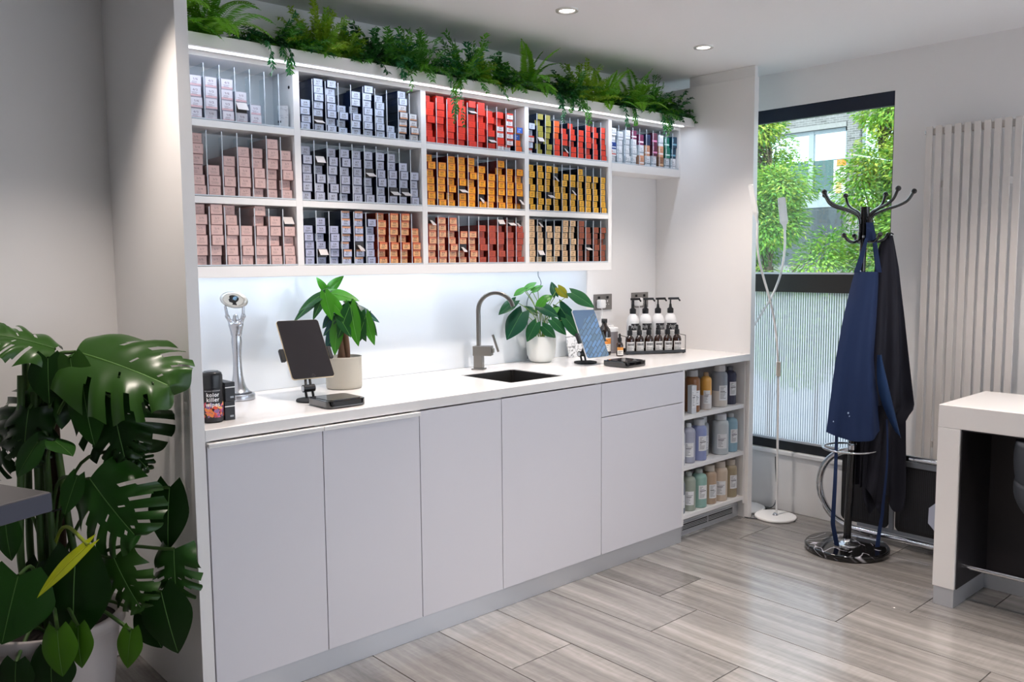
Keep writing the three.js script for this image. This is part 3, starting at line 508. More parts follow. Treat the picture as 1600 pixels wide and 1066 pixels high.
function scalePad(x0, z0, label) {
  const t = thing('weighing_scale', label, 'scale', [x0, Y, z0]);
  obj('housing', slab(0.155, 0.155, 0.022, 0.026, 0.003).rotateX(-Math.PI / 2).translate(0.0775, 0.015, -0.0775), M.blackGloss, t);
  obj('glass_top', slab(0.132, 0.132, 0.018, 0.002, 0.0006).rotateX(-Math.PI / 2).translate(0.0775, 0.0288, -0.0775), mat('#1a1a1d', 0.08), t);
  obj('foot', [0.03, 0.125].flatMap((a) => [-0.03, -0.125].map((b) => cyl(0.008, 0.008, 0.003, 12, a, 0, b))), M.matteBlack, t);
}
scalePad(0.458, -0.05, 'square black glossy colour scale in front of the blank tablet');
scalePad(2.050, -0.062, 'square black glossy colour scale in front of the brick picture tablet');
// marbled card and white card behind the white plant pot
{
  const tx = dataTex(128, 128, (u, v) => { const n = Math.abs(noise.noise(u * 4 + noise.noise(u * 5, v * 5, 2) * 1.4, v * 4, 7)), b = 0.90 - 0.4 * Math.max(0, 0.12 - n) / 0.12; return [b, b, b * 1.01]; });
  const g = thing('marble_board', 'small marbled board leaning behind the white plant pot', 'board', [2.27, Y, -0.575], 0); g.rotation.x = -0.22;
  obj('slab', box(-0.075, 0.075, 0, 0.145, -0.008, 0, 0.001), mat('#ffffff', 0.3, { map: tx }), g);
  const c = thing('white_card', 'plain white card propped beside the marbled board', 'card', [2.372, Y, -0.56], 0); c.rotation.x = -0.2;
  obj('sheet', box(-0.026, 0.026, 0, 0.105, -0.003, 0), M.whitePlastic, c); obj('fold', box(-0.02, 0.02, 0, 0.07, -0.03, -0.0275), M.whitePlastic, c);
}
// amber bottle, canister, small serum
{
  const t = thing('amber_bottle', 'tall dark amber bottle with black cap and orange label', 'bottle', [2.412, Y, -0.525], -0.5), am = mat('#1d0d07', 0.12, { clearcoat: 0.6 });
  obj('glass', lathe([[0, 0], [0.033, 0], [0.035, 0.003], [0.035, 0.125], [0.030, 0.142], [0.014, 0.163], [0.013, 0.178]], 32), am, t);
  obj('cap', lathe([[0.0145, 0.175], [0.0155, 0.176], [0.0155, 0.196], [0, 0.197]], 24), M.black, t);
  const tx = canvasTex(128, 128, (x) => { x.fillStyle = '#f0ece4'; x.fillRect(0, 0, 128, 128); x.fillStyle = '#e8923a'; x.fillRect(0, 8, 128, 52); x.fillStyle = '#3a2a1c'; x.fillRect(16, 26, 60, 6); x.fillRect(16, 70, 70, 4); x.fillRect(16, 82, 50, 3); x.fillRect(16, 92, 62, 3); });
  obj('label', new THREE.CylinderGeometry(0.0353, 0.0353, 0.075, 32, 1, true, -0.9, 1.9).translate(0, 0.06, 0), mat('#ffffff', 0.5, { map: tx, side: THREE.DoubleSide }), t);
  const c = thing('storage_canister', 'smoky grey canister with a white lid beside the dropper rack', 'canister', [2.532, Y, -0.592]);
  obj('body', lathe([[0, 0], [0.043, 0], [0.045, 0.003], [0.045, 0.118], [0.043, 0.122]], 36), mat('#8a8487', 0.25), c);
  obj('lid', lathe([[0.0465, 0.118], [0.0465, 0.136], [0.043, 0.14], [0, 0.141]], 36), M.whitePlastic, c);
  const wr = obj('cling_wrap', sheet((u, v) => { const a = TAU * u; return [Math.cos(a) * 0.03 * (1 - v * 0.6) + 0.01, 0.141 + v * 0.012 + Math.sin(a * 5) * 0.002 * (1 - v), Math.sin(a) * 0.03 * (1 - v * 0.6)]; }, 30, 4), mat('#ffffff', 0.15, { transmission: 0.7, thickness: 0 }), c); wr.userData.label = 'crumpled clear wrap';
}
const dropGlass = mat('#2a140a', 0.1, { clearcoat: 0.7 });
function dropper(t, s, tx, bulb) {
  obj('glass', lathe([[0, 0], [0.018 * s, 0], [0.0195 * s, 0.002], [0.0195 * s, 0.058 * s], [0.015 * s, 0.07 * s], [0.009 * s, 0.076 * s], [0.009 * s, 0.082 * s]], 24), dropGlass, t);
  obj('collar', lathe([[0.0105 * s, 0.078 * s], [0.0115 * s, 0.08 * s], [0.0105 * s, 0.098 * s], [0.006 * s, 0.1 * s]], 20), M.black, t);
  obj('bulb', lathe([[0.0062 * s, 0.099 * s], [0.0055 * s, 0.118 * s], [0.0035 * s, bulb * s], [0, (bulb + 0.003) * s]], 16), M.matteBlack, t);
  obj('label', new THREE.CylinderGeometry(0.01975 * s, 0.01975 * s, 0.042 * s, 24, 1, true, -1.05, 2.1).translate(0, 0.028 * s, 0), mat('#ffffff', 0.5, { map: tx, side: THREE.DoubleSide }), t);
}
const monoLabel = (s) => canvasTex(96, 80, (x) => { x.fillStyle = '#dedddc'; x.fillRect(0, 0, 96, 80); x.fillStyle = '#1c1c1e'; const r = rng(s); let p = 10; while (p < 80) { const w = 5 + r() * 8; x.fillRect(p, 12, w, 18); x.fillStyle = '#dedddc'; x.fillRect(p + 2, 16 + r() * 6, w * 0.5, 4); x.fillStyle = '#1c1c1e'; p += w + 2; } for (let k = 0; k < 4; k++) x.fillRect(10, 42 + k * 8, 30 + r() * 40, 2); });
{
  const RX = 2.494, RZ = -0.443, A = -0.5236, ux = Math.cos(A), uz = -Math.sin(A); // rack axis turned towards the room
  const at = (a, b) => [RX + a * ux + b * 0.5, RZ + a * uz - b * 0.866]; // a along, b behind
  const t = thing('bottle_rack', 'black wire display rack holding dropper and pump bottles', 'rack', [RX, Y, RZ], A), L = 0.345, D = 0.165, w = 0.0028;
  obj('front_rail', box(0, L, 0.004, 0.020, -0.003, 0, 0.0008), M.black, t);
  obj('tray', box(0.003, L - 0.003, 0.004, 0.006, -D, -0.003), M.black, t);
  obj('divider_rail', box(0.003, L - 0.003, 0.006, 0.028, -0.066, -0.063), M.black, t);
  obj('back_rail', box(0, L, 0.004, 0.02, -D - 0.003, -D, 0.0008), M.black, t);
  for (const s of [0, 1]) obj('side_frame', [box(s ? L - w : 0, s ? L : w, 0.004, 0.1, -0.006, -0.003), box(s ? L - w : 0, s ? L : w, 0.004, 0.1, -D, -D + 0.003), box(s ? L - w : 0, s ? L : w, 0.097, 0.1, -D, -0.003), box(s ? L - w : 0, s ? L : w, 0.004, 0.012, -D, -0.003)], M.black, t);
  obj('foot', [[0.01, -0.01], [L - 0.01, -0.01], [0.01, -D + 0.01], [L - 0.01, -D + 0.01]].map(([a, b]) => cyl(0.005, 0.005, 0.004, 10, a, 0, b)), M.matteBlack, t);
  const tex = [4, 9, 15, 22, 31, 40].map(monoLabel);
  for (let i = 0; i < 6; i++) { const [x, z] = at(0.034 + i * 0.0545, 0.034); const b = thing('dropper_bottle', ['brown dropper bottle at the small loose bottle end of the rack', 'brown dropper bottle second along the rack front', 'brown dropper bottle third along the rack front', 'brown dropper bottle fourth along the rack front', 'brown dropper bottle next to last on the rack front', 'brown dropper bottle at the panel end of the rack'][i], 'bottle', [x, Y + 0.0063, z], A, 'dropper bottles in the wire rack'); dropper(b, 1.25, tex[i], 0.118); }
  const px = canvasTex(256, 128, (x) => { x.fillStyle = '#efefef'; x.fillRect(0, 0, 256, 128); x.fillStyle = '#1c1c20'; x.fillRect(20, 14, 216, 44); x.fillStyle = '#efefef'; const r = rng(6); for (let p = 28; p < 225; p += 14 + r() * 8) { x.fillRect(p, 20 + r() * 10, 5, 18 + r() * 10); x.fillRect(p - 4, 30 + r() * 14, 12, 3); } x.fillStyle = '#8a8a90'; for (let k = 0; k < 5; k++) x.fillRect(40, 72 + k * 10, 90 + r() * 80, 3); });
  const pm = mat('#ffffff', 0.4, { map: px, side: THREE.DoubleSide }), wb = mat('#ededee', 0.32);
  for (let i = 0; i < 4; i++) {
    const [x, z] = at(0.08 + i * 0.0735, 0.115), turn = A + [0.35, 0.1, 0.25, 0.0][i];
    const b = thing('pump_bottle', ['white pump bottle at the canister end of the rack, nozzle crossing its neighbour', 'white pump bottle second from the canister end of the rack', 'white pump bottle third from the canister end of the rack', 'white pump bottle at the panel end of the rack'][i], 'bottle', [x, Y + 0.0063, z], turn, 'pump bottles in the wire rack'); b.scale.set(1.06, 1.24, 1.06);
    obj('body', lathe([[0, 0], [0.030, 0], [0.033, 0.003], [0.033, 0.128], [0.031, 0.142], [0.024, 0.158], [0.013, 0.168], [0.0125, 0.174]], 32), wb, b);
    obj('label', new THREE.CylinderGeometry(0.0333, 0.0333, 0.085, 32, 1, true, -1.1, 2.2).translate(0, 0.092, 0), pm, b);
    obj('collar', lathe([[0.0145, 0.168], [0.0165, 0.17], [0.0165, 0.188], [0.008, 0.194], [0.0055, 0.21]], 24), M.black, b);
    obj('pump_head', [rod([0, 0.205, 0], [0, 0.232, 0], 0.004), box(-0.012, 0.046, 0.228, 0.238, -0.007, 0.007, 0.003), rod([0.043, 0.232, 0], [0.054, 0.222, 0], 0.004)], M.black, b);
  }
  const sb = thing('dropper_bottle', 'small black serum bottle with orange label standing outside the rack', 'bottle', [2.430, Y, -0.432], -0.5);
  dropper(sb, 1.0, canvasTex(96, 80, (x) => { x.fillStyle = '#e9e6e0'; x.fillRect(0, 0, 96, 80); x.fillStyle = '#e09a4a'; x.fillRect(0, 0, 96, 30); x.fillStyle = '#444'; x.fillRect(12, 40, 60, 4); x.fillRect(12, 50, 44, 3); x.fillRect(12, 60, 52, 3); }), 0.12);
}
// wall sockets
for (const [i, x] of [2.532, 2.852].entries()) {
  const t = thing('wall_socket', i ? 'brushed steel double socket behind the pump bottles' : 'brushed steel double socket above the amber bottle', 'socket', [x, 1.189, BACK]);
  const st = mat('#8f8c8a', 0.35, { metalness: 0.8 });
  obj('face_plate', box(-0.074, 0.074, -0.044, 0.044, 0.0005, 0.006, 0.002), st, t);
  for (const s of [-1, 1]) { obj('rocker', box(s * 0.036 - 0.008, s * 0.036 + 0.008, 0.018, 0.032, 0.006, 0.009, 0.001), M.matteBlack, t); obj('outlet', [box(s * 0.036 - 0.003, s * 0.036 + 0.003, 0.0, 0.009, 0.0055, 0.0066), box(s * 0.036 - 0.013, s * 0.036 - 0.007, -0.016, -0.012, 0.0055, 0.0066), box(s * 0.036 + 0.007, s * 0.036 + 0.013, -0.016, -0.012, 0.0055, 0.0066)], M.whitePlastic, t); }
  const p = thing('power_plug', i ? 'white plug in the socket behind the pump bottles' : 'white plug in the socket above the amber bottle', 'plug', [x - 0.036, 1.182, BACK + 0.0075]);
  obj('plug_body', box(-0.023, 0.023, -0.026, 0.022, 0, 0.035, 0.008), M.whitePlastic, p);
  obj('cable', tube([[0, -0.02, 0.02], [0.004, -0.06, 0.024], [-0.012, -0.14, 0.02], [-0.03, -0.268, 0.03]], 0.0025, 24, 6), M.whitePlastic, p);
}
tag(obj('hanging_cable', tube([[1.935, 1.367, -0.54], [1.935, 1.345, -0.54], [1.945, 1.325, -0.535], [1.962, 1.30, -0.55], [1.955, 1.27, -0.60], [1.95, 1.22, -0.636], [1.95, 1.12, -0.637], [1.95, 0.92, -0.637]], 0.0022, 40, 6), mat('#7c8a90', 0.5)), 'thin grey cable hanging from the shelf above the white plant pot', 'cable');

// ---------------------------------------------------------------- bottles on the open shelves
{
  const lab = (s) => canvasTex(128, 128, (x) => { x.fillStyle = '#e6e7ea'; x.fillRect(0, 0, 128, 128); const r = rng(s); x.fillStyle = '#34343c'; for (let k = 0; k < 9; k++) x.fillRect(14, 12 + k * 12, 20 + r() * 76, k === 3 ? 6 : 3); });
  const LT = [2, 7, 12].map(lab).map((m) => mat('#ffffff', 0.5, { map: m, side: THREE.DoubleSide }));
  const profile = { jar: (r, h) => [[0, 0], [r * 0.94, 0], [r, 0.005], [r, h * 0.74], [r * 0.92, h * 0.81], [r * 0.66, h * 0.845], [r * 0.66, h * 0.85]], slim: (r, h) => [[0, 0], [r * 0.94, 0], [r, 0.005], [r, h * 0.78], [r * 0.85, h * 0.85], [r * 0.45, h * 0.89], [r * 0.42, h * 0.9]] };
  const cap = { jar: (r, h) => [[r * 0.70, h * 0.85], [r * 0.72, h * 0.855], [r * 0.70, h * 0.99], [r * 0.62, h], [0, h]], slim: (r, h) => [[r * 0.44, h * 0.9], [r * 0.45, h * 0.905], [r * 0.42, h * 0.99], [0, h]] };
  const bottle = (x, y, z, r, h, col, type, words, capCol, half, li) => {
    const t = thing('product_bottle', words, 'bottle', [x, y + 0.0004, z], -0.75, undefined);
    obj('body', lathe(profile[type](r, h), 32), mat(col, 0.3, { clearcoat: 0.3 }), t);
    if (half) obj('wrap_band', new THREE.CylinderGeometry(r + 0.0003, r + 0.0003, h * 0.38, 32, 1, true).translate(0, h * 0.2, 0), mat(half, 0.45, { side: THREE.DoubleSide }), t);
    obj('cap', lathe(cap[type](r, h), 28), mat(capCol || col, 0.4), t);
    obj('label', new THREE.CylinderGeometry(r + 0.0007, r + 0.0007, h * 0.36, 24, 1, true, -0.2 - (li === 1 ? 0.4 : 0), 1.25).translate(0, h * (li === 2 ? 0.42 : 0.34), 0), LT[li], t);
  };
  const y1 = 0.636, y2 = 0.376, y3 = 0.124;
  bottle(2.60, y1, -0.085, 0.04, 0.215, '#8a5a34', 'jar', 'brown bottle with grey cap on the upper open shelf', '#a9a6a6', null, 0);
  bottle(2.705, y1, -0.075, 0.030, 0.195, '#e2a951', 'slim', 'amber yellow bottle on the upper open shelf', '#b08f6c', '#d9d3d2', 1);
  bottle(2.832, y1, -0.08, 0.044, 0.222, '#8f949d', 'jar', 'large grey bottle with cream lower half on the upper open shelf', '#c9c6c6', '#d8d0c8', 0);
  bottle(2.938, y1, -0.085, 0.036, 0.205, '#34354e', 'slim', 'dark navy bottle on the upper open shelf', '#6a6a74', null, 2);
  bottle(2.74, y1, -0.25, 0.042, 0.215, '#7d7468', 'jar', 'taupe bottle behind the amber one on the upper open shelf', '#c4beb8', null, 0);
  const cart = thing('slim_carton', 'slim silver-white carton in front of the brown bottle', 'carton', [2.542, y1 + 0.0004, -0.03], -0.15);
  obj('carton', box(-0.017, 0.017, 0, 0.145, -0.03, 0.0, 0.001), mat('#d5d7dc', 0.4), cart);
  obj('printed_panel', box(-0.0145, 0.0145, 0.03, 0.12, 0.0, 0.0004), LT[1], cart);
  [[2.470, '#c9cad2', 'slim', 'pale lilac bottle half hidden by the drawer cabinet on the middle open shelf', 0.036, 0.2], [2.556, '#a9acbd', 'slim', 'lilac grey bottle on the middle open shelf', 0.037, 0.205], [2.648, '#8c97c4', 'jar', 'periwinkle blue bottle with grey cap on the middle open shelf', 0.041, 0.215], [2.744, '#b9bdc0', 'jar', 'silver grey bottle on the middle open shelf', 0.037, 0.21], [2.842, '#c2c9cd', 'jar', 'large pale grey bottle on the middle open shelf', 0.044, 0.218], [2.938, '#8fb3c6', 'slim', 'sky blue bottle on the middle open shelf', 0.038, 0.208]].forEach(([x, c, ty, w, r, h], i) => bottle(x, y2, -0.075 + (i === 3 ? -0.05 : 0), r, h, c, ty, w, i === 2 ? '#c3c6cc' : '#d2d5d9', null, i % 3));
  [[2.475, '#6d7480', 'slim', 'dark slate bottle half hidden on the lowest open shelf', 0.034, 0.19], [2.560, '#9aa396', 'slim', 'sage grey bottle on the lowest open shelf', 0.037, 0.2], [2.650, '#8fb5ac', 'slim', 'mint green bottle on the lowest open shelf', 0.042, 0.2], [2.744, '#b59c85', 'jar', 'light brown bottle on the lowest open shelf', 0.038, 0.205], [2.836, '#cdbba8', 'jar', 'large beige bottle on the lowest open shelf', 0.043, 0.212], [2.936, '#a99b80', 'jar', 'khaki bottle with wide label on the lowest open shelf', 0.038, 0.206]].forEach(([x, c, ty, w, r, h], i) => bottle(x, y3, -0.073, r, h, c, ty, w, i > 2 ? '#c9bfb4' : '#b9c0bd', null, i % 3));
}
// ---------------------------------------------------------------- foliage helpers
const leafMat = (c, r = 0.45, tr = 0.22) => mat(c, r, { side: THREE.DoubleSide, transmission: tr, thickness: 0, ior: 1.35 });
class Mesher {
  constructor() { this.p = []; }
  tri(a, b, c) { this.p.push(...a, ...b, ...c); }
  // folded diamond leaflet from a in direction d, half-width along w, normal n
  leaf(a, d, w, n, len, wid, fold = 0.25) {
    const q = (s, t, k) => [a[0] + d[0] * len * s + w[0] * wid * t + n[0] * k, a[1] + d[1] * len * s + w[1] * wid * t + n[1] * k, a[2] + d[2] * len * s + w[2] * wid * t + n[2] * k];
    const m = q(0.45, 0, -wid * fold), l = q(0.42, 0.5, 0), r = q(0.42, -0.5, 0), tip = q(1, 0, -wid * fold);
    this.tri(a, r, m); this.tri(a, m, l); this.tri(m, r, tip); this.tri(m, tip, l);
  }
  stem(pts, r) {
    for (let i = 0; i + 1 < pts.length; i++) for (let k = 0; k < 3; k++) {
      const o = (j) => { const a = TAU * j / 3; return [Math.cos(a) * r, Math.sin(a) * r * 0.6, Math.sin(a) * r]; }, a = o(k), b = o(k + 1), A = pts[i], B = pts[i + 1], s = 1 - i / pts.length * 0.7;
      const add = (P, q) => [P[0] + q[0] * s, P[1] + q[1] * s, P[2] + q[2] * s];
      this.tri(add(A, a), add(A, b), add(B, a)); this.tri(add(B, a), add(A, b), add(B, b));
    }
  }
  geo() { const g = new THREE.BufferGeometry(); g.setAttribute('position', new THREE.Float32BufferAttribute(this.p, 3)); g.setAttribute('uv', new THREE.Float32BufferAttribute(new Float32Array(this.p.length / 3 * 2), 2)); g.computeVertexNormals(); return g; }
}
const nrm = (v) => { const l = Math.hypot(...v) || 1; return v.map((x) => x / l); }, crs = (a, b) => [a[1] * b[2] - a[2] * b[1], a[2] * b[0] - a[0] * b[2], a[0] * b[1] - a[1] * b[0]];
// arching path: start, heading (azimuth), lift angle, length, gravity
function arch(s, az, lift, len, drop, n = 10, clip) {
  const pts = [s.slice()]; let dir = [Math.cos(az) * Math.cos(lift), Math.sin(lift), Math.sin(az) * Math.cos(lift)], p = s.slice();
  for (let i = 0; i < n; i++) { p = p.map((x, k) => x + dir[k] * len / n); if (clip) p = clip(p); pts.push(p.slice()); dir = nrm([dir[0], dir[1] - drop / n, dir[2]]); }
  return pts;
}
function frond(pts, { pairs = 18, len = 0.04, wid = 0.010, taper = 1, ang = 1.1, r = 0.0012, jitter = 0, rand, start = 0.12, round = false, up = [0, 1, 0] }) {
  const m = new Mesher(); m.stem(pts, r);
  const N = pts.length - 1;
  for (let i = 0; i < pairs; i++) {
    const t = start + (1 - start) * (i + 0.5) / pairs, f = t * N, k = Math.min(N - 1, Math.floor(f)), a = f - k;
    const P = pts[k].map((x, j) => x + (pts[k + 1][j] - x) * a), d = nrm(pts[k + 1].map((x, j) => x - pts[k][j]));
    let side = nrm(crs(d, up)); const nn = nrm(crs(side, d));
    const env = round ? 0.75 + 0.5 * rand() : Math.pow(Math.sin(Math.PI * Math.min(1, 0.18 + t * 0.82)), 0.6 * taper) + 0.08;
    for (const s of [-1, 1]) {
      const j = jitter ? (rand() - 0.5) * jitter : 0, j2 = jitter ? (rand() - 0.5) * jitter : 0;
      const dir = nrm(d.map((x, q) => x * Math.cos(ang) + side[q] * s * Math.sin(ang) + nn[q] * (j - 0.12) + d[q] * j2)), w = nrm(crs(dir, nn));
      m.leaf(P, dir, w, nn, len * env, wid * (round ? env : 1));
    }
  }
  m.leaf(pts[N], nrm(pts[N].map((x, j) => x - pts[N - 1][j])), nrm(crs(nrm(pts[N].map((x, j) => x - pts[N - 1][j])), [0.1, 1, 0])), [0, 1, 0], len * 0.4, wid, 0.1);
  return m.geo();
}
// ---------------------------------------------------------------- foliage in the trough
{
  const C = { fern: leafMat('#86c530', 0.5, 0.38), fern2: leafMat('#69b02a', 0.5, 0.38), dark: leafMat('#357a33', 0.5, 0.33), mid: leafMat('#58a338', 0.5, 0.38), puff: leafMat('#a6cc34', 0.5, 0.4), puff2: leafMat('#8cbf38', 0.5, 0.4), trail: leafMat('#2f8049', 0.5, 0.3), deep: leafMat('#22552e', 0.5, 0.3) };
  const clip = (p) => [Math.min(2.985, Math.max(0.015, p[0])), Math.min(2.428, p[1]), p[2] < -0.635 ? -0.635 : p[2]];
  const lim = (p) => { const q = clip(p); if (q[2] > -0.375) { q[1] = Math.max(q[1], 2.06); } else if (q[2] > -0.41) q[1] = Math.max(q[1], 2.212); else q[1] = Math.max(q[1], 2.19); return q; };
  function plant(x, type, label, seed, o = {}) {
    const r = rng(seed), t = thing(type === 'fern' ? 'artificial_fern' : type === 'puff' ? 'asparagus_foliage' : type === 'trail' ? 'trailing_foliage' : 'boxwood_foliage', label, 'plant', [x, 2.1785, -0.47]), q = (p) => { const w = lim([p[0] + x, p[1] + 2.1785, p[2] - 0.47]); return [w[0] - x, w[1] - 2.1785, w[2] + 0.47]; };
    obj('root_plug', cyl(0.018, 0.014, 0.02, 10), C.deep, t);
    const S = o.size || 1, H = o.height || 1;
    if (type === 'fern') for (let i = 0; i < 26; i++) obj('frond', frond(arch([(r() - 0.5) * 0.05, 0.02, (r() - 0.5) * 0.05 + 0.02], TAU * i / 26 + r() * 0.4, 0.55 + r() * 0.75 * H, (0.19 + r() * 0.09) * S, 1.5 + r() * 0.8, 12, q), { pairs: 28, len: 0.038 * S, wid: 0.0095, ang: 1.2, rand: r, jitter: 0.15 }), r() < 0.6 ? C.fern : C.fern2, t);
    if (type === 'puff') for (let i = 0; i < 60; i++) obj('sprig', frond(arch([(r() - 0.5) * 0.05, 0.015, (r() - 0.5) * 0.05], r() * TAU, 0.35 + r() * 1.15, (0.09 + r() * 0.11) * S, 0.5 + r() * 0.9, 8, q), { pairs: 40, len: 0.019, wid: 0.0055, ang: 0.9, rand: r, jitter: 1.5, round: true, start: 0.3 }), r() < 0.6 ? C.puff : C.puff2, t);
    if (type === 'bush') for (let i = 0; i < 60; i++) obj('sprig', frond(arch([(r() - 0.5) * 0.10, 0.02, (r() - 0.5) * 0.06 + 0.02], r() * TAU, 0.25 + r() * 1.1, (0.09 + r() * 0.09) * S, 0.9 + r() * 1.2, 8, q), { pairs: 16, len: 0.021, wid: 0.0125, ang: 0.95, rand: r, jitter: 1.1, round: true }), [C.dark, C.mid, C.deep, C.dark][Math.floor(r() * 4)], t);
    if (type === 'leafy') for (let i = 0; i < 60; i++) obj('sprig', frond(arch([(r() - 0.5) * 0.10, 0.02, (r() - 0.5) * 0.06 + 0.02], r() * TAU, 0.25 + r() * 1.15, (0.10 + r() * 0.11) * S, 0.7 + r() * 1.1, 8, q), { pairs: 18, len: 0.024, wid: 0.0085, ang: 0.8, rand: r, jitter: 0.9, round: true }), [C.mid, C.fern2, C.mid, C.trail][Math.floor(r() * 4)], t);
    if (type === 'trail' || o.hang) for (let i = 0; i < (o.hang || 5); i++) { const x0 = (r() - 0.5) * 0.10, L = 0.05 + r() * (o.drop || 0.09); const pts = [[x0, 0.02, 0], [x0 + 0.01, 0.045, 0.05], [x0 + 0.015, 0.038, 0.098]]; for (let k = 1; k <= 6; k++) pts.push([x0 + 0.015 + k * 0.006 * (r() + 0.2), 0.038 - L * k / 6, 0.101 + Math.sin(k * 0.5) * 0.008]); obj('trailing_stem', frond(pts, { pairs: 20, len: 0.019, wid: 0.008, ang: 0.8, rand: r, jitter: 0.7, round: true, start: 0.05 }), r() < 0.5 ? C.trail : C.mid, t); }
    if (type === 'trail') for (let i = 0; i < 36; i++) obj('sprig', frond(arch([(r() - 0.5) * 0.12, 0.02, (r() - 0.5) * 0.06 + 0.02], r() * TAU, 0.2 + r() * 0.8, (0.08 + r() * 0.06) * S, 1.2, 8, q), { pairs: 14, len: 0.022, wid: 0.010, ang: 0.9, rand: r, jitter: 0.9, round: true }), [C.dark, C.trail, C.deep][Math.floor(r() * 3)], t);
    if (o.spire) for (let i = 0; i < 5; i++) obj('spire', frond(arch([(r() - 0.5) * 0.05, 0.02, (r() - 0.5) * 0.03], r() * TAU, 1.25 + r() * 0.2, 0.17 + r() * 0.06, 0.15, 8, q), { pairs: 24, len: 0.022, wid: 0.006, ang: 0.8, rand: r, jitter: 1.0, round: true }), i % 2 ? C.mid : C.fern2, t);
  }
  plant(0.10, 'fern', 'bright fern half behind the tall end panel', 101, { size: 1.15, height: 1.25 });
  plant(0.25, 'fern', 'bright arching fern at the plant end of the trough', 102, { size: 1.15, height: 1.2 });
  plant(0.44, 'trail', 'dark trailing foliage beside the bright arching fern', 103, { hang: 4, drop: 0.07 });
  plant(0.57, 'leafy', 'low leafy foliage above the gap between white and silver boxes', 104, { size: 0.8 });
  plant(0.70, 'puff', 'tall yellow-green feathery foliage above the silver-blue boxes', 105, { size: 1.3 });
  plant(0.80, 'puff', 'low yellow-green feathery foliage spilling over the silver-blue boxes', 106, { size: 0.8 });
  plant(0.90, 'bush', 'dark small-leaved foliage above the silver-blue boxes', 107, { size: 1.05 });
  plant(1.03, 'leafy', 'mid-green leafy foliage with a sprig trailing to the silver boxes', 108, { size: 1.05, hang: 2, drop: 0.07 });
  plant(1.16, 'leafy', 'mid-green foliage with upright spires above the shelf upright', 109, { spire: true });
  plant(1.29, 'trail', 'long green trailing foliage hanging over the bright red boxes', 110, { hang: 5, drop: 0.17 });
  plant(1.41, 'leafy', 'tall spired green foliage above the bright red boxes', 111, { size: 1.2, spire: true });
  plant(1.49, 'puff', 'small yellow-green feathery foliage beside the tall spires', 112, { size: 0.75 });
  plant(1.61, 'bush', 'dark round-leaved foliage between the spires and a fern', 113, { size: 0.95 });
  plant(1.79, 'fern', 'bright fern spreading above the last red boxes', 114, { size: 1.0, height: 1.2 });
  plant(1.93, 'trail', 'green trailing foliage above the olive boxes', 115, { hang: 4, drop: 0.09 });
  plant(2.05, 'bush', 'dark foliage clump above the red-orange boxes', 116, { size: 1.0, hang: 3, drop: 0.09 });
  plant(2.18, 'puff', 'round yellow-green feathery foliage above the red-orange boxes', 117, { size: 1.15 });
  plant(2.33, 'fern', 'bright fern above the last red-orange boxes', 118, { size: 0.9, height: 1.1 });
  plant(2.42, 'trail', 'small trailing foliage above the shelf upright of the mixed pigeonhole', 121, { hang: 3, drop: 0.06 });
  plant(2.55, 'fern', 'green fern above the mixed pigeonhole', 119, { size: 1.0, height: 1.1 });
  plant(2.72, 'leafy', 'mid-green spired foliage trailing over the mixed pigeonhole', 120, { size: 1.05, hang: 5, drop: 0.08, spire: true });
  plant(2.88, 'bush', 'dark foliage clump at the panel end of the trough', 122, { size: 1.1 });
}
// ---------------------------------------------------------------- large leaved plants
// leaf blade: base at origin, tip at +Y, faces +Z; w = width / length
function blade(len, w, split, curl = 0.25, seed = 1) {
  const nS = split ? 44 : 14, nT = split ? 7 : 5, pos = [], idx = [], rr = rng(seed);
  const W = (s) => split ? len * w * 0.5 * Math.pow(Math.sin(Math.PI * Math.min(1, 0.13 + s * 0.87)), 0.62) * (1 - 0.12 * s) : len * w * 0.5 * Math.pow(Math.sin(Math.PI * Math.pow(s * 0.94 + 0.06, 0.72)), 0.85);
  const P = (s, t, side) => {
    const a = split ? 0.32 + s * 0.55 : 0.25, lobe = s < 0.2 ? -(0.2 - s) * len * 0.9 * t : 0;
    const x = side * t * W(s) * Math.cos(a), y = s * len * (split ? 0.86 : 1) + t * W(s) * Math.sin(a) * (split ? 0.9 : 0.15) * (1 - s * (split ? 0 : 1)) + lobe;
    const z = -curl * len * (s * s * 0.55) - Math.abs(x) * Math.abs(x) / len * 0.55 + Math.abs(x) * 0.14 + (split ? Math.sin(s * 26 + seed) * 0.012 * t * t - 0.10 * len * t * t * t * w : 0);
    return [x, y, z];
  };
  const cuts = []; if (split) for (let k = 0; k < 4; k++) cuts.push([0.24 + k * 0.175 + (rr() - 0.5) * 0.05, 0.34 + rr() * 0.22]);
  for (const side of [-1, 1]) {
    const o = pos.length / 3;
    for (let i = 0; i <= nS; i++) for (let j = 0; j <= nT; j++) pos.push(...P(i / nS, j / nT, side));
    for (let i = 0; i < nS; i++) for (let j = 0; j < nT; j++) {
      const s = (i + 0.5) / nS, t = (j + 0.5) / nT;
      if (split && cuts.some(([c, d]) => t > d && Math.abs(s - c) < 0.012 + 0.02 * t)) continue;
      if (split && t > 0.14 && t < 0.30 && cuts.some(([c], q) => q % 2 && Math.abs(s - c - 0.09) < 0.014)) continue;
      const a = o + i * (nT + 1) + j, b = a + 1, c = a + nT + 1, d = c + 1;
      if (side > 0) idx.push(a, b, c, b, d, c); else idx.push(a, c, b, b, c, d);
    }
  }
  const g = new THREE.BufferGeometry(); g.setAttribute('position', new THREE.Float32BufferAttribute(pos, 3)); g.setAttribute('uv', new THREE.Float32BufferAttribute(new Float32Array(pos.length / 3 * 2), 2)); g.setIndex(idx); g.computeVertexNormals();
  return g;
}
const TOWARD = V(-0.669, 0, 0.743);
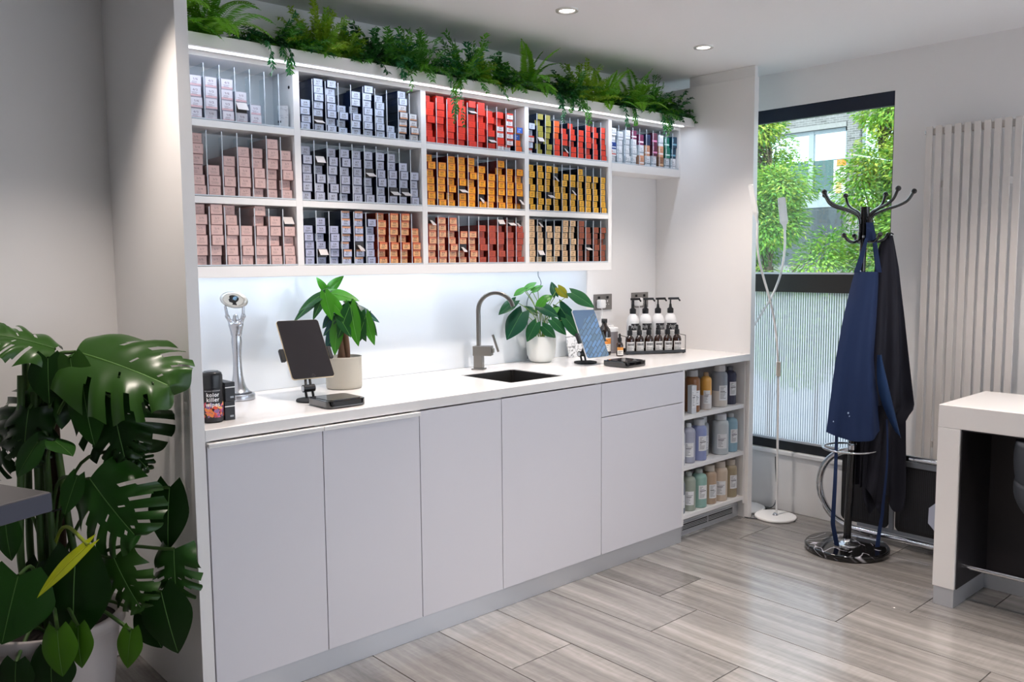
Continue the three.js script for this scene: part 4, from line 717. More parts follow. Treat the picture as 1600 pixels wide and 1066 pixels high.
function setLeaf(parent, row, mats, veinMat, seed, curl = 0.25, split = row[7]) {
  const b = V(row[0], row[1], row[2]), tip = V(row[3], row[4], row[5]), len = b.distanceTo(tip), y = tip.clone().sub(b).normalize();
  const r = rng(seed), n0 = TOWARD.clone().multiplyScalar(1 - row[8]).add(V(0, row[8], 0)).add(V((r() - 0.5) * 0.5, (r() - 0.5) * 0.3, (r() - 0.5) * 0.5));
  const x = y.clone().cross(n0).normalize(), z = x.clone().cross(y).normalize();
  const mx = new THREE.Matrix4().makeBasis(x, y, z).setPosition(b), bl = blade(len, row[6], split, curl, seed).applyMatrix4(mx);
  const keep = (g) => { const p = g.attributes.position, o = parent.position; for (let i = 0; i < p.count; i++) { const wz = p.getZ(i) + o.z; if (wz < BACK + 0.012) p.setZ(i, BACK + 0.012 - o.z); if (o.x < 0 && wz < 0.008 && p.getX(i) + o.x > -0.044) p.setX(i, -0.044 - o.x); } g.computeVertexNormals(); return g; };
  const m = obj('leaf', keep(bl), mats[row[9]], parent);
  const v = []; for (let i = 0; i <= 6; i++) { const s = i / 6; v.push([0, s * len * (split ? 0.84 : 0.96), -curl * len * s * s * 0.55 + 0.0012]); }
  obj('midrib', keep(tube(v, Math.max(0.0008, len * 0.007), 10, 5).applyMatrix4(mx)), veinMat, m);
  return b;
}
const MONSTERA_LEAVES = [[0.030,1.172,0.094,-0.136,1.249,0.039,0.95,1,0.75,1], [0.076,1.162,0.136,0.236,1.102,0.428,0.95,1,0.62,1], [0.139,1.076,0.099,0.218,0.852,0.237,1.0,1,0.25,0], [0.032,1.060,0.028,-0.098,0.897,-0.008,1.0,1,0.3,0], [0.077,0.792,0.204,0.142,0.629,0.343,1.15,1,0.15,2], [0.280,0.742,0.279,0.257,0.569,0.285,0.6,0,0.1,0], [0.269,0.563,0.323,0.256,0.392,0.338,0.85,1,0.15,2], [0.121,0.551,0.243,0.157,0.394,0.316,0.9,1,0.1,1], [0.232,0.434,0.303,0.248,0.262,0.344,0.7,0,0.1,0], [0.037,0.624,0.302,-0.089,0.513,0.256,0.28,0,0.5,3], [-0.120,0.543,0.188,-0.171,0.369,0.183,1.0,0,0.1,2], [0.025,0.566,0.211,-0.010,0.336,0.233,0.75,0,0.1,0], [-0.049,0.391,0.279,-0.059,0.280,0.310,0.8,0,0.1,4], [-0.000,0.392,0.296,-0.010,0.288,0.314,0.75,0,0.1,4], [-0.060,0.317,0.242,-0.074,0.193,0.257,0.9,0,0.1,0], [-0.141,0.298,0.196,-0.150,0.194,0.188,0.8,0,0.1,0], [0.125,0.363,0.355,0.102,0.267,0.361,0.7,0,0.2,4], [0.044,0.803,0.201,0.006,0.704,0.194,0.5,0,0.2,2], [-0.030,0.904,0.107,-0.088,0.814,0.082,0.6,0,0.4,2], [-0.124,0.690,0.090,-0.127,0.575,0.101,0.7,0,0.1,2], [0.050,1.149,0.179,0.050,1.030,0.207,0.8,0,0.05,1], [0.068,1.067,0.223,0.073,0.909,0.240,0.6,0,0.1,2], [0.001,1.149,0.136,-0.009,1.030,0.153,0.75,0,0.05,0], [-0.006,0.912,0.183,0.011,0.897,0.279,0.6,0,0.7,2], [0.191,1.078,0.172,0.250,0.983,0.252,0.8,1,0.2,0], [-0.034,0.520,0.036,-0.075,0.432,0.040,0.9,0,0.3,0], [0.191,0.866,0.199,0.231,0.798,0.248,0.8,1,0.15,0], [-0.055,0.960,-0.076,-0.145,0.790,-0.103,0.9,1,0.3,0], [0.095,0.508,0.153,0.032,0.379,0.163,0.8,0,0.2,0], [0.148,1.029,0.214,0.149,0.845,0.269,0.9,1,0.2,0], [-0.035,0.991,0.036,-0.071,0.823,0.044,0.9,1,0.2,0], [0.205,0.348,0.225,0.224,0.263,0.283,0.8,0,0.1,0]];
const MONEY_LEAVES = [[-0.065,0.388,-0.018,-0.169,0.309,-0.072,0.3,0,0.5,0], [-0.075,0.389,-0.001,-0.164,0.341,-0.027,0.3,0,0.6,0], [-0.081,0.389,0.008,-0.084,0.304,0.045,0.42,0,0.3,1], [-0.060,0.388,-0.027,0.004,0.378,0.071,0.4,0,0.6,1], [-0.046,0.392,-0.042,-0.068,0.444,-0.061,0.4,0,0.3,1], [-0.032,0.394,-0.056,0.004,0.448,-0.023,0.5,0,0.3,1], [-0.076,0.384,-0.001,-0.042,0.309,0.070,0.35,0,0.4,1], [-0.081,0.384,0.008,-0.126,0.304,-0.006,0.3,0,0.3,0], [0.010,0.336,0.049,0.069,0.293,0.129,0.3,0,0.5,2], [-0.001,0.337,0.067,0.024,0.217,0.102,0.4,0,0.1,0], [-0.006,0.338,0.075,-0.006,0.206,0.102,0.35,0,0.1,1], [-0.010,0.333,0.072,-0.053,0.232,0.060,0.38,0,0.1,0], [0.022,0.335,0.020,0.060,0.252,0.081,0.4,0,0.2,0], [0.005,0.342,0.058,-0.055,0.281,0.018,0.4,0,0.3,0], [0.020,0.317,0.018,-0.062,0.190,-0.015,0.4,0,0.1,2], [0.044,0.301,0.107,0.052,0.199,0.128,0.35,0,0.1,1], [0.061,0.299,0.081,0.086,0.226,0.104,0.3,0,0.2,0], [0.044,0.301,0.107,0.014,0.204,0.094,0.4,0,0.1,0], [-0.031,0.281,0.026,-0.062,0.167,0.024,0.4,0,0.1,1], [-0.020,0.279,0.009,-0.069,0.229,-0.022,0.4,0,0.2,2], [-0.041,0.295,0.044,-0.024,0.232,0.086,0.45,0,0.2,0], [-0.029,0.304,-0.026,-0.057,0.252,-0.051,0.4,0,0.2,2], [0.027,0.354,-0.016,0.065,0.333,0.018,0.5,0,0.4,0]];
const ANTHURIUM_LEAVES = [[-0.099,0.370,-0.022,-0.151,0.346,-0.055,0.55,0,0.5,1], [-0.078,0.369,-0.044,-0.035,0.404,-0.005,0.5,0,0.5,1], [-0.052,0.360,-0.007,-0.019,0.388,0.024,0.6,0,0.5,1], [-0.148,0.314,-0.053,-0.242,0.265,-0.110,0.45,0,0.5,0], [-0.111,0.256,-0.019,-0.198,0.145,-0.057,0.62,0,0.1,2], [0.041,0.336,0.063,0.040,0.400,0.036,0.5,0,0.3,2], [0.036,0.375,0.086,0.062,0.330,0.123,0.7,0,0.3,3], [0.086,0.349,0.131,0.149,0.291,0.215,0.5,0,0.4,0], [0.009,0.240,0.049,0.043,0.279,0.079,0.7,0,0.4,1], [-0.023,0.318,0.046,-0.059,0.268,0.028,0.6,0,0.2,1], [0.057,0.278,0.078,0.109,0.138,0.165,0.42,0,0.2,2], [0.050,0.222,0.126,0.097,0.128,0.195,0.45,0,0.2,0], [-0.009,0.217,0.086,0.035,0.154,0.139,0.5,0,0.3,0], [-0.001,0.310,-0.000,0.040,0.335,0.036,0.6,0,0.4,1], [-0.073,0.203,0.042,-0.120,0.125,0.026,0.6,0,0.2,0], [-0.049,0.187,0.063,-0.014,0.136,0.108,0.6,0,0.2,0], [-0.042,0.287,0.029,0.010,0.243,0.103,0.5,0,0.4,2], [-0.038,0.247,0.006,-0.074,0.286,-0.040,0.5,0,0.4,0]];
{
  const t = thing('monstera_plant', 'large potted cheese plant with glossy split leaves beside the end panel', 'plant', [-0.38, 0, -0.32]);
  const g = (c, r = 0.3) => leafMat(c, r, 0.1), L = [g('#16330f'), g('#2c4f1a'), g('#234a17'), g('#a8b412', 0.35), g('#48761a')], vein = mat('#4a7230', 0.5), stem = mat('#3d5a26', 0.55);
  const potM = mat('#b7aeab', 0.55);
  obj('pot', lathe([[0, 0.0005], [0.15, 0.0005], [0.16, 0.01], [0.195, 0.30], [0.21, 0.30], [0.212, 0.335], [0.203, 0.34], [0.19, 0.335], [0.185, 0.29], [0, 0.29]], 48), potM, t);
  obj('soil', lathe([[0, 0.302], [0.1, 0.305], [0.186, 0.298]], 32), mat('#1c1410', 0.95), t);
  obj('moss_pole', cyl(0.026, 0.024, 0.78, 14, 0.03, 0.29, 0.0), mat('#3a2518', 0.95), t);
  const r = rng(61); let k = 0;
  for (const [x, z, h] of [[-0.02, 0.03, 0.75], [-0.06, 0.0, 0.8], [0.0, 0.06, 0.7], [0.05, 0.05, 0.6], [-0.03, -0.04, 0.85]]) obj('cane', tube([[x * 0.6, 0.29, z * 0.6], [x * 1.2, 0.5, z * 1.1], [x, 0.29 + h * 0.6, z], [x * 0.7, 0.29 + h, z * 0.7]], 0.011, 20, 8), mat(k++ % 2 ? '#42602a' : '#35521f', 0.5), t);
  obj('tie', new THREE.TorusGeometry(0.06, 0.003, 6, 30).rotateX(Math.PI / 2).translate(0, 0.68, 0.01), M.matteBlack, t);
  MONSTERA_LEAVES.forEach((row, i) => {
    const ext = (k) => row[k + 3] + (row[k + 3] - row[k]) * 0.12, rw = row.slice(); rw[3] = ext(0); rw[4] = ext(1); rw[5] = ext(2); rw[6] *= row[9] === 3 ? 1 : 1.12;
    const b = setLeaf(t, rw, L, row[9] === 3 ? mat('#c6cc3a', 0.5) : vein, 300 + i, 0.22);
    const y0 = b.y > 0.95 ? 0.75 + r() * 0.2 : b.y > 0.6 ? 0.42 + r() * 0.15 : 0.30, s = b.y > 0.55 ? 0.06 : 0.45;
    const a = [b.x * s * 0.4, y0, b.z * s * 0.4];
    obj('petiole', tube([a, [a[0] + (b.x - a[0]) * 0.45, Math.max(y0, b.y) * 0.5 + (y0 + b.y) * 0.25 + 0.05, a[2] + (b.z - a[2]) * 0.45], [b.x, b.y, b.z]], 0.0055, 16, 6), row[9] === 3 ? mat('#8a9a2a', 0.5) : stem, t);
  });
}
{
  const t = thing('money_tree', 'small braided-trunk money tree in a grey ribbed pot', 'plant', [0.777, Y, -0.479]);
  const L = [leafMat('#1b4d22', 0.35, 0.15), leafMat('#3f8a1c', 0.35, 0.25), leafMat('#17494a', 0.35, 0.12)], vein = mat('#5a9a3c', 0.5), bark = mat('#7d5b45', 0.8);
  const ribs = []; for (let i = 0; i <= 22; i++) ribs.push([0.0725 + (i % 2 ? 0.0006 : 0), 0.008 + i * 0.005]);
  obj('pot', lathe([[0, 0.0005], [0.068, 0.0005], [0.0715, 0.004], ...ribs, [0.0735, 0.124], [0.0735, 0.13], [0.068, 0.13], [0.067, 0.11], [0, 0.11]], 48), mat('#b9b3a6', 0.55), t);
  obj('soil', lathe([[0, 0.116], [0.0665, 0.114]], 24), mat('#2a1d16', 0.95), t);
  for (let s = 0; s < 3; s++) { const p = []; for (let i = 0; i <= 10; i++) { const a = TAU * s / 3 + i * 0.16, q = 0.0165 * (1 - i * 0.03); p.push([Math.cos(a) * q, 0.112 + i * 0.0135, Math.sin(a) * q]); } obj('trunk', tube(p, 0.0125, 30, 8), bark, t); }
  MONEY_LEAVES.forEach((row, i) => { const w = row.slice(); for (const k of [0, 1, 2]) w[k + 3] += (row[k + 3] - row[k]) * 0.22; w[6] *= 1.15; setLeaf(t, w, L, vein, 500 + i, 0.35); });
  const hubs = new Map(); MONEY_LEAVES.forEach((q) => { const k = q.slice(0, 3).map((x) => x.toFixed(1)).join(); if (!hubs.has(k)) hubs.set(k, q); });
  for (const q of hubs.values()) obj('branch', tube([[0, 0.235, 0], [q[0] * 0.35, 0.235 + (q[1] - 0.235) * 0.55, q[2] * 0.35], [q[0], q[1], q[2]]], 0.0032, 14, 6), mat('#5f8038', 0.6), t);
}
{
  const t = thing('anthurium_plant', 'leafy anthurium with arrow-shaped leaves in a white pot', 'plant', [1.963, Y, -0.55]);
  const L = [leafMat('#1f5530', 0.3, 0.12), leafMat('#4f9a33', 0.35, 0.25), leafMat('#174a33', 0.3, 0.12), leafMat('#8a8a1e', 0.4, 0.25)], vein = mat('#4f8a4e', 0.5), stem = mat('#7d9a45', 0.5);
  obj('pot', lathe([[0, 0.0005], [0.045, 0.0005], [0.058, 0.008], [0.071, 0.035], [0.076, 0.075], [0.0755, 0.13], [0.073, 0.133], [0.0705, 0.13], [0.070, 0.11], [0, 0.11]], 48), mat('#eef0ec', 0.3), t);
  obj('soil', lathe([[0, 0.115], [0.0695, 0.113]], 24), mat('#2e221a', 0.95), t);
  const r = rng(9);
  ANTHURIUM_LEAVES.forEach((row0, i) => { const row = row0.slice(); row[2] = Math.max(-0.03, row[2]); row[5] = Math.max(-0.03, row[5]); const ext = (k) => row[k + 3] + (row[k + 3] - row[k]) * 0.12, rw = row.slice(); rw[3] = ext(0); rw[4] = ext(1); rw[5] = ext(2); rw[6] *= row[9] === 3 ? 1 : 1.12;
    const b = setLeaf(t, rw, L, vein, 700 + i, 0.3), a = [(r() - 0.5) * 0.05, 0.113, (r() - 0.5) * 0.05]; obj('petiole', tube([a, [a[0] + (b.x - a[0]) * 0.35, 0.113 + (b.y - 0.113) * 0.65, a[2] + (b.z - a[2]) * 0.35], [b.x, b.y, b.z]], 0.0019, 14, 5), stem, t); });
  obj('flower_stalk', tube([[0.0, 0.113, 0], [-0.015, 0.25, 0.005], [-0.02, 0.36, 0.0]], 0.0018, 14, 5), stem, t);
  obj('flower_bud', lathe([[0, 0], [0.004, 0.006], [0.0045, 0.016], [0, 0.03]], 12).translate(-0.02, 0.358, 0), mat('#d9d8c0', 0.5), t);
}
// ---------------------------------------------------------------- outside the window
const GY = -2.6;
tag(obj('street', box(3.6, 60, GY - 0.2, GY, -50, 30), mat('#8d8f90', 0.9)), 'grey street outside the window', 'street', null, 'structure');
{
  const X = 27, tx = dataTex(256, 256, (u, v) => { const row = Math.floor(v * 16), fu = (u * 5 + (row % 2) * 0.5) % 1, fv = (v * 16) % 1, mortar = fu < 0.035 || fv < 0.12; const b = mortar ? 0.66 : 0.44 + noise.noise(Math.floor(u * 5 + (row % 2) * 0.5) * 3.1, row * 1.7, 4) * 0.16 + noise.noise(u * 90, v * 90, 1) * 0.04; return [b, b * 0.985, b * 0.99]; });
  const brick = mat('#ffffff', 0.85, { map: tx });
  const wallBox = (y0, y1, z0, z1) => { const g = box(X, X + 0.4, y0, y1, z0, z1), p = g.attributes.position, uv = g.attributes.uv; for (let i = 0; i < p.count; i++) uv.setXY(i, p.getZ(i) / 1.15, p.getY(i) / 1.2); return g; };
  const t = thing('brick_building', 'pale grey brick building across the street with large windows', 'building', [0, 0, -1.70]);
  obj('wall', [wallBox(6.03, 9.5, -26, 14), wallBox(GY, 6.03, -9.95, -9.5), wallBox(GY, 6.03, -26, -15), wallBox(GY, 1.2, -15, -9.95), wallBox(GY, 2.6, -9.5, 14), wallBox(GY, 6.03, -4.6, 14)], brick, t);
  const steel = mat('#8f979d', 0.5), glass = mat('#e8f2fa', 0.04, { metalness: 0.9 }), reflectDark = mat('#48605f', 0.08, { metalness: 0.25 });
  const win = (z0, z1, y0, y1, mulls, reflectDarkY) => {
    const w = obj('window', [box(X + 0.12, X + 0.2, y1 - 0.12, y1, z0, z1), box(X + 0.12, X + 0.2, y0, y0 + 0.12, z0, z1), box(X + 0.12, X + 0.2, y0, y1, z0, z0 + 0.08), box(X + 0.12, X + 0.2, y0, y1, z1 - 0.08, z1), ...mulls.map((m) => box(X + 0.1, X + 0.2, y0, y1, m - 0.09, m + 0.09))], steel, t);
    obj('pane', box(X + 0.17, X + 0.18, reflectDarkY, y1 - 0.1, z0 + 0.05, z1 - 0.05), glass, w);
    obj('pane', box(X + 0.165, X + 0.175, y0 + 0.1, reflectDarkY, z0 + 0.05, z1 - 0.05), reflectDark, w);  // dark teal colour stands in for trees reflected in the lower glass
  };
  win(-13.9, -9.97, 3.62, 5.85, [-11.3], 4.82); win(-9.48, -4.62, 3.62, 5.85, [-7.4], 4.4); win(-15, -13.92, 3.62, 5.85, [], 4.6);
  obj('spandrel', box(X + 0.05, X + 0.2, 3.2, 3.6, -15, -9.97), steel, t);
  const sh = obj('window', box(X + 0.1, X + 0.2, 1.2, 3.2, -15, -9.97), mat('#3d444a', 0.4), t); obj('pane', box(X + 0.08, X + 0.1, 1.3, 3.1, -11.2, -10.1), mat('#2f373c', 0.1), sh);
  obj('lintel', box(X - 0.03, X + 0.2, 5.86, 6.02, -15, -9.97), mat('#8e8c8c', 0.8), t);
  const ptex = canvasTex(128, 256, (x) => { x.fillStyle = '#f4f2f4'; x.fillRect(0, 0, 128, 256); x.fillStyle = '#ef7a2c'; x.fillRect(30, 0, 98, 50); x.fillStyle = '#f0ad78'; x.fillRect(26, 172, 60, 84); x.fillStyle = '#15151a'; x.font = 'bold 32px sans-serif'; x.textAlign = 'right'; x.fillText('ZENLESS', 126, 96); x.fillText('ZONE', 126, 128); x.fillText('ZERO', 126, 160); });
  const p = sheet((u, v) => [X + 0.09, 3.66 + v * 1.12, -12.14 + u * 0.44], 1, 1); p.setIndex([0, 2, 1, 1, 2, 3]); p.computeVertexNormals();
  tag(obj('window_poster', p, mat('#ffffff', 0.6, { map: ptex, side: THREE.DoubleSide })), 'white and orange lettered poster in the window across the street', 'poster');
}
{
  const tones = ['#6fa733', '#8fb93c', '#bcc94e', '#4a8534', '#5c9636'].map((c) => mat(c, 0.75, { side: THREE.DoubleSide, transmission: 0.35, thickness: 0 }));
  function tree(x, z, blobs, label, seed, hgt = 3.9) {
    const t = thing('street_tree', label, 'tree', [x, GY, z]), r = rng(seed);
    obj('trunk', tube([[0, 0, 0], [0.05, hgt * 0.3, 0], [-0.04, hgt * 0.6, 0.05], [0, hgt, 0]], 0.055, 20, 8), mat('#5a4a3c', 0.9), t);
    const ms = tones.map(() => new Mesher());
    for (const [bx, by, bz, br] of blobs) {
      obj('branch', rod([0, Math.max(1.6, by - 0.8), 0], [bx * 0.8, by, bz * 0.8], 0.02, 0.008, 6), mat('#5a4a3c', 0.9), t);
      const n = Math.round(4300 * br * br), base = Math.floor(r() * 3);
      for (let i = 0; i < n; i++) {
        const a = r() * TAU, c = r() * 2 - 1, s = Math.sqrt(1 - c * c), q = br * (0.1 + 0.9 * Math.cbrt(r())), P = [bx + Math.cos(a) * s * q, by + c * q * 0.85, bz + Math.sin(a) * s * q];
        const d = nrm([Math.cos(a) * s + r() - 0.5, c * 0.5 - 0.5 + r() * 0.6, Math.sin(a) * s + r() - 0.5]), w = nrm(crs(d, [r() - 0.5, 1, r() - 0.5]));
        ms[r() < 0.55 ? base : Math.floor(r() * 5)].leaf(P, d, w, nrm(crs(w, d)), 0.062 + r() * 0.045, 0.038, 0.2);
      }
    }
    ms.forEach((m, i) => { const f = obj('foliage', m.geo(), tones[i], t); f.userData.kind = 'stuff'; });
  }
  const crown = (list, seed) => { const r = rng(seed); return list.flatMap(([x, y, z, s]) => Array.from({ length: 4 }, () => [x + (r() - 0.5) * s * 1.3, y + (r() - 0.5) * s * 1.2, z + (r() - 0.5) * s * 1.3, s * (0.5 + r() * 0.3)])); };
  // (x, z) of each trunk, crown blobs relative to the trunk's foot
  tree(11.5, -5.05, crown([[0, 3.4, -0.3, 0.8], [0, 3.4, 0.45, 0.75], [0, 4.3, -0.2, 0.85], [0, 4.4, 0.4, 0.7], [0, 5.2, -0.35, 0.75], [0, 5.3, 0.15, 0.6], [0, 6.0, -0.35, 0.65], [0.2, 5.9, -1.0, 0.7], [0, 4.8, -1.0, 0.8], [0, 3.6, -1.1, 0.8], [0, 2.7, 0.3, 0.7], [0, 3.2, 0.9, 0.6], [0, 3.0, -0.4, 0.8], [0, 2.9, 1.0, 0.6], [0.2, 5.4, -0.7, 0.7], [0, 5.6, -0.55, 0.6], [0, 6.3, -0.5, 0.5], [0.2, 6.3, -0.9, 0.5], [0, 5.0, 0.05, 0.6]], 5), 'leafy bright green street tree partly behind the end panel', 71);
  tree(12.5, -3.75, crown([[0, 3.5, -0.5, 0.6], [0, 3.4, 0.3, 0.75], [0, 4.3, 0.0, 0.7], [0, 4.4, 0.55, 0.7], [0, 5.2, 0.05, 0.65], [0, 5.3, 0.5, 0.65], [0, 6.1, 0.35, 0.6], [0, 6.6, 0.6, 0.5], [0, 2.7, 0.2, 0.7], [0, 4.9, 1.2, 0.8], [0, 3.6, 1.2, 0.8], [0, 5.7, 0.3, 0.6], [0, 5.6, 0.8, 0.5], [0, 6.3, 0.25, 0.5], [0, 6.0, 0.9, 0.5], [0, 4.8, 0.3, 0.6]], 8), 'leafy bright green street tree behind the coat stand', 72);
  tree(16.5, -6.9, crown([[0, 2.6, 0, 0.8], [0, 2.4, 0.8, 0.8], [0, 2.5, -0.9, 0.8], [0, 3.3, 0.1, 0.6], [0, 3.0, 0.8, 0.7], [0, 3.1, -0.7, 0.7], [0, 2.6, 1.6, 0.8], [0, 2.5, 2.4, 0.8]], 11), 'low green street tree in front of the brick building', 73, 2.6);
}
// ---------------------------------------------------------------- floor lamps
{
  const W = mat('#f2f2f2', 0.3), X = [0.743, 0.669]; // stems drawn in the vertical plane spanned by X and up
  const at = ([x, y, d = 0]) => [x * X[0] + d * X[1] * -1, y, x * X[1] + d * X[0]];
  function lamp(pos, label, stem, head, seed) {
    const t = thing('floor_lamp', label, 'lamp', pos);
    obj('base', lathe([[0, 0], [0.108, 0], [0.112, 0.004], [0.111, 0.012], [0.104, 0.015], [0, 0.016]], 48), W, t);
    obj('stem_socket', lathe([[0.016, 0.015], [0.014, 0.02], [0.009, 0.028], [0, 0.028]], 20), M.chrome, t);
    obj('stem', tube(stem.map(at), 0.0062, 90, 10), W, t);
    const s = stem[stem.length - 1], e = head.tip, a = V(...at(s)), b = V(...at(e)), len = a.distanceTo(b), y = b.clone().sub(a).normalize(), z = V(...head.face).normalize(), x = y.clone().cross(z).normalize();
    const g = new THREE.Group(); g.name = 'light_head'; t.add(g); g.applyMatrix4(new THREE.Matrix4().makeBasis(x, y, x.clone().cross(y)).setPosition(a));
    obj('paddle', plate([[-0.006, -0.004], [0.006, -0.004], [0.009, 0.02], [0.021, 0.04], [0.020, len - 0.006], [0.015, len], [-0.015, len], [-0.020, len - 0.006], [-0.021, 0.04], [-0.009, 0.02]], 0.006, 0.001), W, g);
    obj('diffuser_panel', plate([[-0.017, 0.045], [0.017, 0.045], [0.016, len - 0.008], [-0.016, len - 0.008]], 0.001, 0.0004).translate(0, 0, 0.0068), mat('#fbfbfb', 0.4), g);
    return t;
  }
  const a = lamp([3.12, 0, 0.10], 'slim white floor lamp with inline switch in front of the window', [[0.006, 0.02], [0.004, 0.4], [0.0, 0.78], [-0.003, 0.86], [-0.012, 0.98], [-0.028, 1.092], [-0.057, 1.196, 0.02], [-0.098, 1.32, 0.03], [-0.135, 1.43, 0.06], [-0.150, 1.52, 0.08], [-0.153, 1.62, 0.09]], { tip: [-0.192, 1.806, 0.10], face: [-0.9, 0.1, -0.45] });
  obj('switch', box(-0.011, 0.011, 0.785, 0.865, -0.009, 0.009, 0.004).rotateY(-0.73).translate(0.0, 0, 0.0), mat('#cfc8bd', 0.5), a);
  obj('cable', tube([[-0.09, 0.004, -0.04], [-0.12, 0.0035, -0.11], [-0.06, 0.0035, -0.18], [0.02, 0.0035, -0.16], [0.12, 0.0035, -0.12], [0.155, 0.02, -0.1], [0.156, 0.3, -0.1]], 0.003, 50, 6), mat('#4a4e54', 0.5), a);
  lamp([3.155, 0, -0.115], 'slim white floor lamp standing mostly behind the end panel', [[0.004, 0.02], [-0.006, 0.5], [-0.010, 0.85, -0.02], [0.01, 1.0, 0.0], [0.055, 1.10, 0.03], [0.115, 1.22, 0.06], [0.155, 1.35, 0.08], [0.168, 1.48, 0.09], [0.166, 1.58, 0.09]], { tip: [0.140, 1.75, 0.10], face: [-0.65, 0.15, 0.74] });
}
// ---------------------------------------------------------------- radiator
{
  const R = mat('#dcd7d3', 0.45), t = thing('column_radiator', 'tall vertical column radiator in warm white beside the window', 'radiator', [RIGHT, 0, 0]);
  const z0 = 0.812, n = 10, sp = 0.0425;
  for (let i = 0; i < n; i++) obj('column', slab(0.029, 1.84, 0.004, 0.011, 0.002).rotateY(Math.PI / 2).translate(-0.088, 1.115, z0 + 0.012 + i * sp), R, t);
  for (const y of [0.215, 2.012]) obj('header_tube', box(-0.078, -0.047, y - 0.016, y + 0.016, z0 - 0.004, z0 + (n - 1) * sp + 0.03, 0.004), R, t);
  for (const [y, z] of [[2.012, z0 - 0.010], [2.012, z0 + (n - 1) * sp + 0.036], [0.215, z0 - 0.01]]) obj('valve_plug', new THREE.CylinderGeometry(0.011, 0.011, 0.012, 18).rotateX(Math.PI / 2).translate(-0.062, y, z), M.chrome, t);
  for (const y of [0.5, 1.75]) for (const z of [z0 + 0.055, z0 + 0.34]) obj('wall_bracket', box(-0.06, -0.0005, y, y + 0.03, z, z + 0.012), R, t);
}
// ---------------------------------------------------------------- chrome framed bench against the wall
{
  const t = thing('chrome_bench', 'low chrome tube bench with black ribbed panels behind the coat stand', 'bench', [3.118, 0, 0]), r = 0.205, cy = 0.2475, zc = 0.56, ze = 2.3;
  const loop = (dx, rad) => { const p = [[dx, cy + r, ze], [dx, cy + r, 1.4], [dx, cy + r, zc + 0.03]]; for (let i = 0; i <= 12; i++) { const a = Math.PI / 2 + Math.PI * i / 12; p.push([dx, cy + Math.sin(a) * r, zc + Math.cos(a) * r]); } p.push([dx, cy - r, zc + 0.03], [dx, cy - r, 1.4], [dx, cy - r, ze]); return tube(p, rad, 220, 12); };
  obj('frame_loop', loop(0, 0.017), M.chrome, t);
  for (const z of [0.62, 1.5, 2.25]) obj('foot_bar', rod([0.012, 0.0125, z], [0.15, 0.0125, z], 0.012), M.chrome, t);
  const grey = mat('#8b9098', 0.35, { metalness: 0.5 });
  obj('inner_rail', [box(0.006, 0.02, cy + r - 0.045, cy + r - 0.02, 0.56, ze), box(0.006, 0.02, cy - r + 0.018, cy - r + 0.036, 0.56, ze), box(0.004, 0.022, cy - r + 0.02, cy + r - 0.02, 0.722, 0.742), box(0.004, 0.022, cy - r + 0.02, cy + r - 0.02, 1.38, 1.4)], grey, t);
  for (const [a, b] of [[0.47, 0.715], [0.75, 1.375], [1.405, 2.2]]) {
    const p = obj('ribbed_panel', slab(b - a, 0.345, 0.03, 0.012, 0.002).rotateY(Math.PI / 2).translate(0.016, cy, (a + b) / 2), M.matteBlack, t), n = Math.floor((b - a - 0.03) / 0.009);
    const ribs = []; for (let i = 0; i < n; i++) ribs.push(box(0.0085, 0.0105, cy - 0.15, cy + 0.15, a + 0.018 + i * 0.009, a + 0.0225 + i * 0.009)); obj('ribs', ribs, mat('#22232a', 0.45), p);
  }
  const o = thing('octagonal_board', 'pale lilac eight-sided board leaning on the black bench panel', 'board', [3.075, 0.06, 1.02]);
  const pts = []; for (let i = 0; i < 8; i++) { const a = TAU * (i + 0.5) / 8; pts.push([Math.cos(a) * 0.092, Math.sin(a) * 0.092]); }
  obj('board', plate(pts, 0.008, 0.002).rotateY(-Math.PI / 2).rotateZ(-0.06).translate(0.0, 0.145, 0.0), mat('#b3b9cc', 0.4), o);
  obj('stand_foot', [box(-0.004, 0.012, -0.0595, 0.07, -0.03, -0.022), box(-0.004, 0.012, -0.0595, 0.07, 0.022, 0.03)], M.matteBlack, o);
}
// ---------------------------------------------------------------- white desk
{
  const t = thing('white_desk', 'white waterfall desk with dark lining and chrome foot rail', 'desk', [2.53, 0, 1.17]), L = 1.5, Dp = 0.50, H = 0.83;
  const W = mat('#f1eeec', 0.25), dark = mat('#2b282c', 0.5), al = M.alu;
  obj('top', box(0, Dp, 0.738, H, 0, L, 0.003), W, t);
  obj('leg_panel', box(0, Dp, 0.078, 0.7375, 0, 0.085, 0.003), W, t); obj('leg_panel', box(0, Dp, 0.078, 0.7375, L - 0.085, L, 0.003), W, t);
  obj('lining', [box(0.012, 0.335, 0.08, 0.735, 0.0855, 0.09), box(0.012, 0.335, 0.732, 0.7372, 0.09, L - 0.09), box(0.012, 0.335, 0.08, 0.735, L - 0.09, L - 0.0855)], dark, t);
  obj('back_panel', box(0.335, 0.355, 0.078, 0.7372, 0.0855, L - 0.0855), dark, t);
  obj('plinth', [box(0.006, Dp - 0.006, 0.0005, 0.0775, 0.004, 0.082), box(0.338, 0.352, 0.0005, 0.0775, 0.082, L - 0.082), box(0.006, Dp - 0.006, 0.0005, 0.0775, L - 0.082, L - 0.004)], al, t);
  obj('foot_rail', [rod([0.075, 0.165, 0.09], [0.075, 0.165, L - 0.09], 0.0105)], M.chrome, t);
}
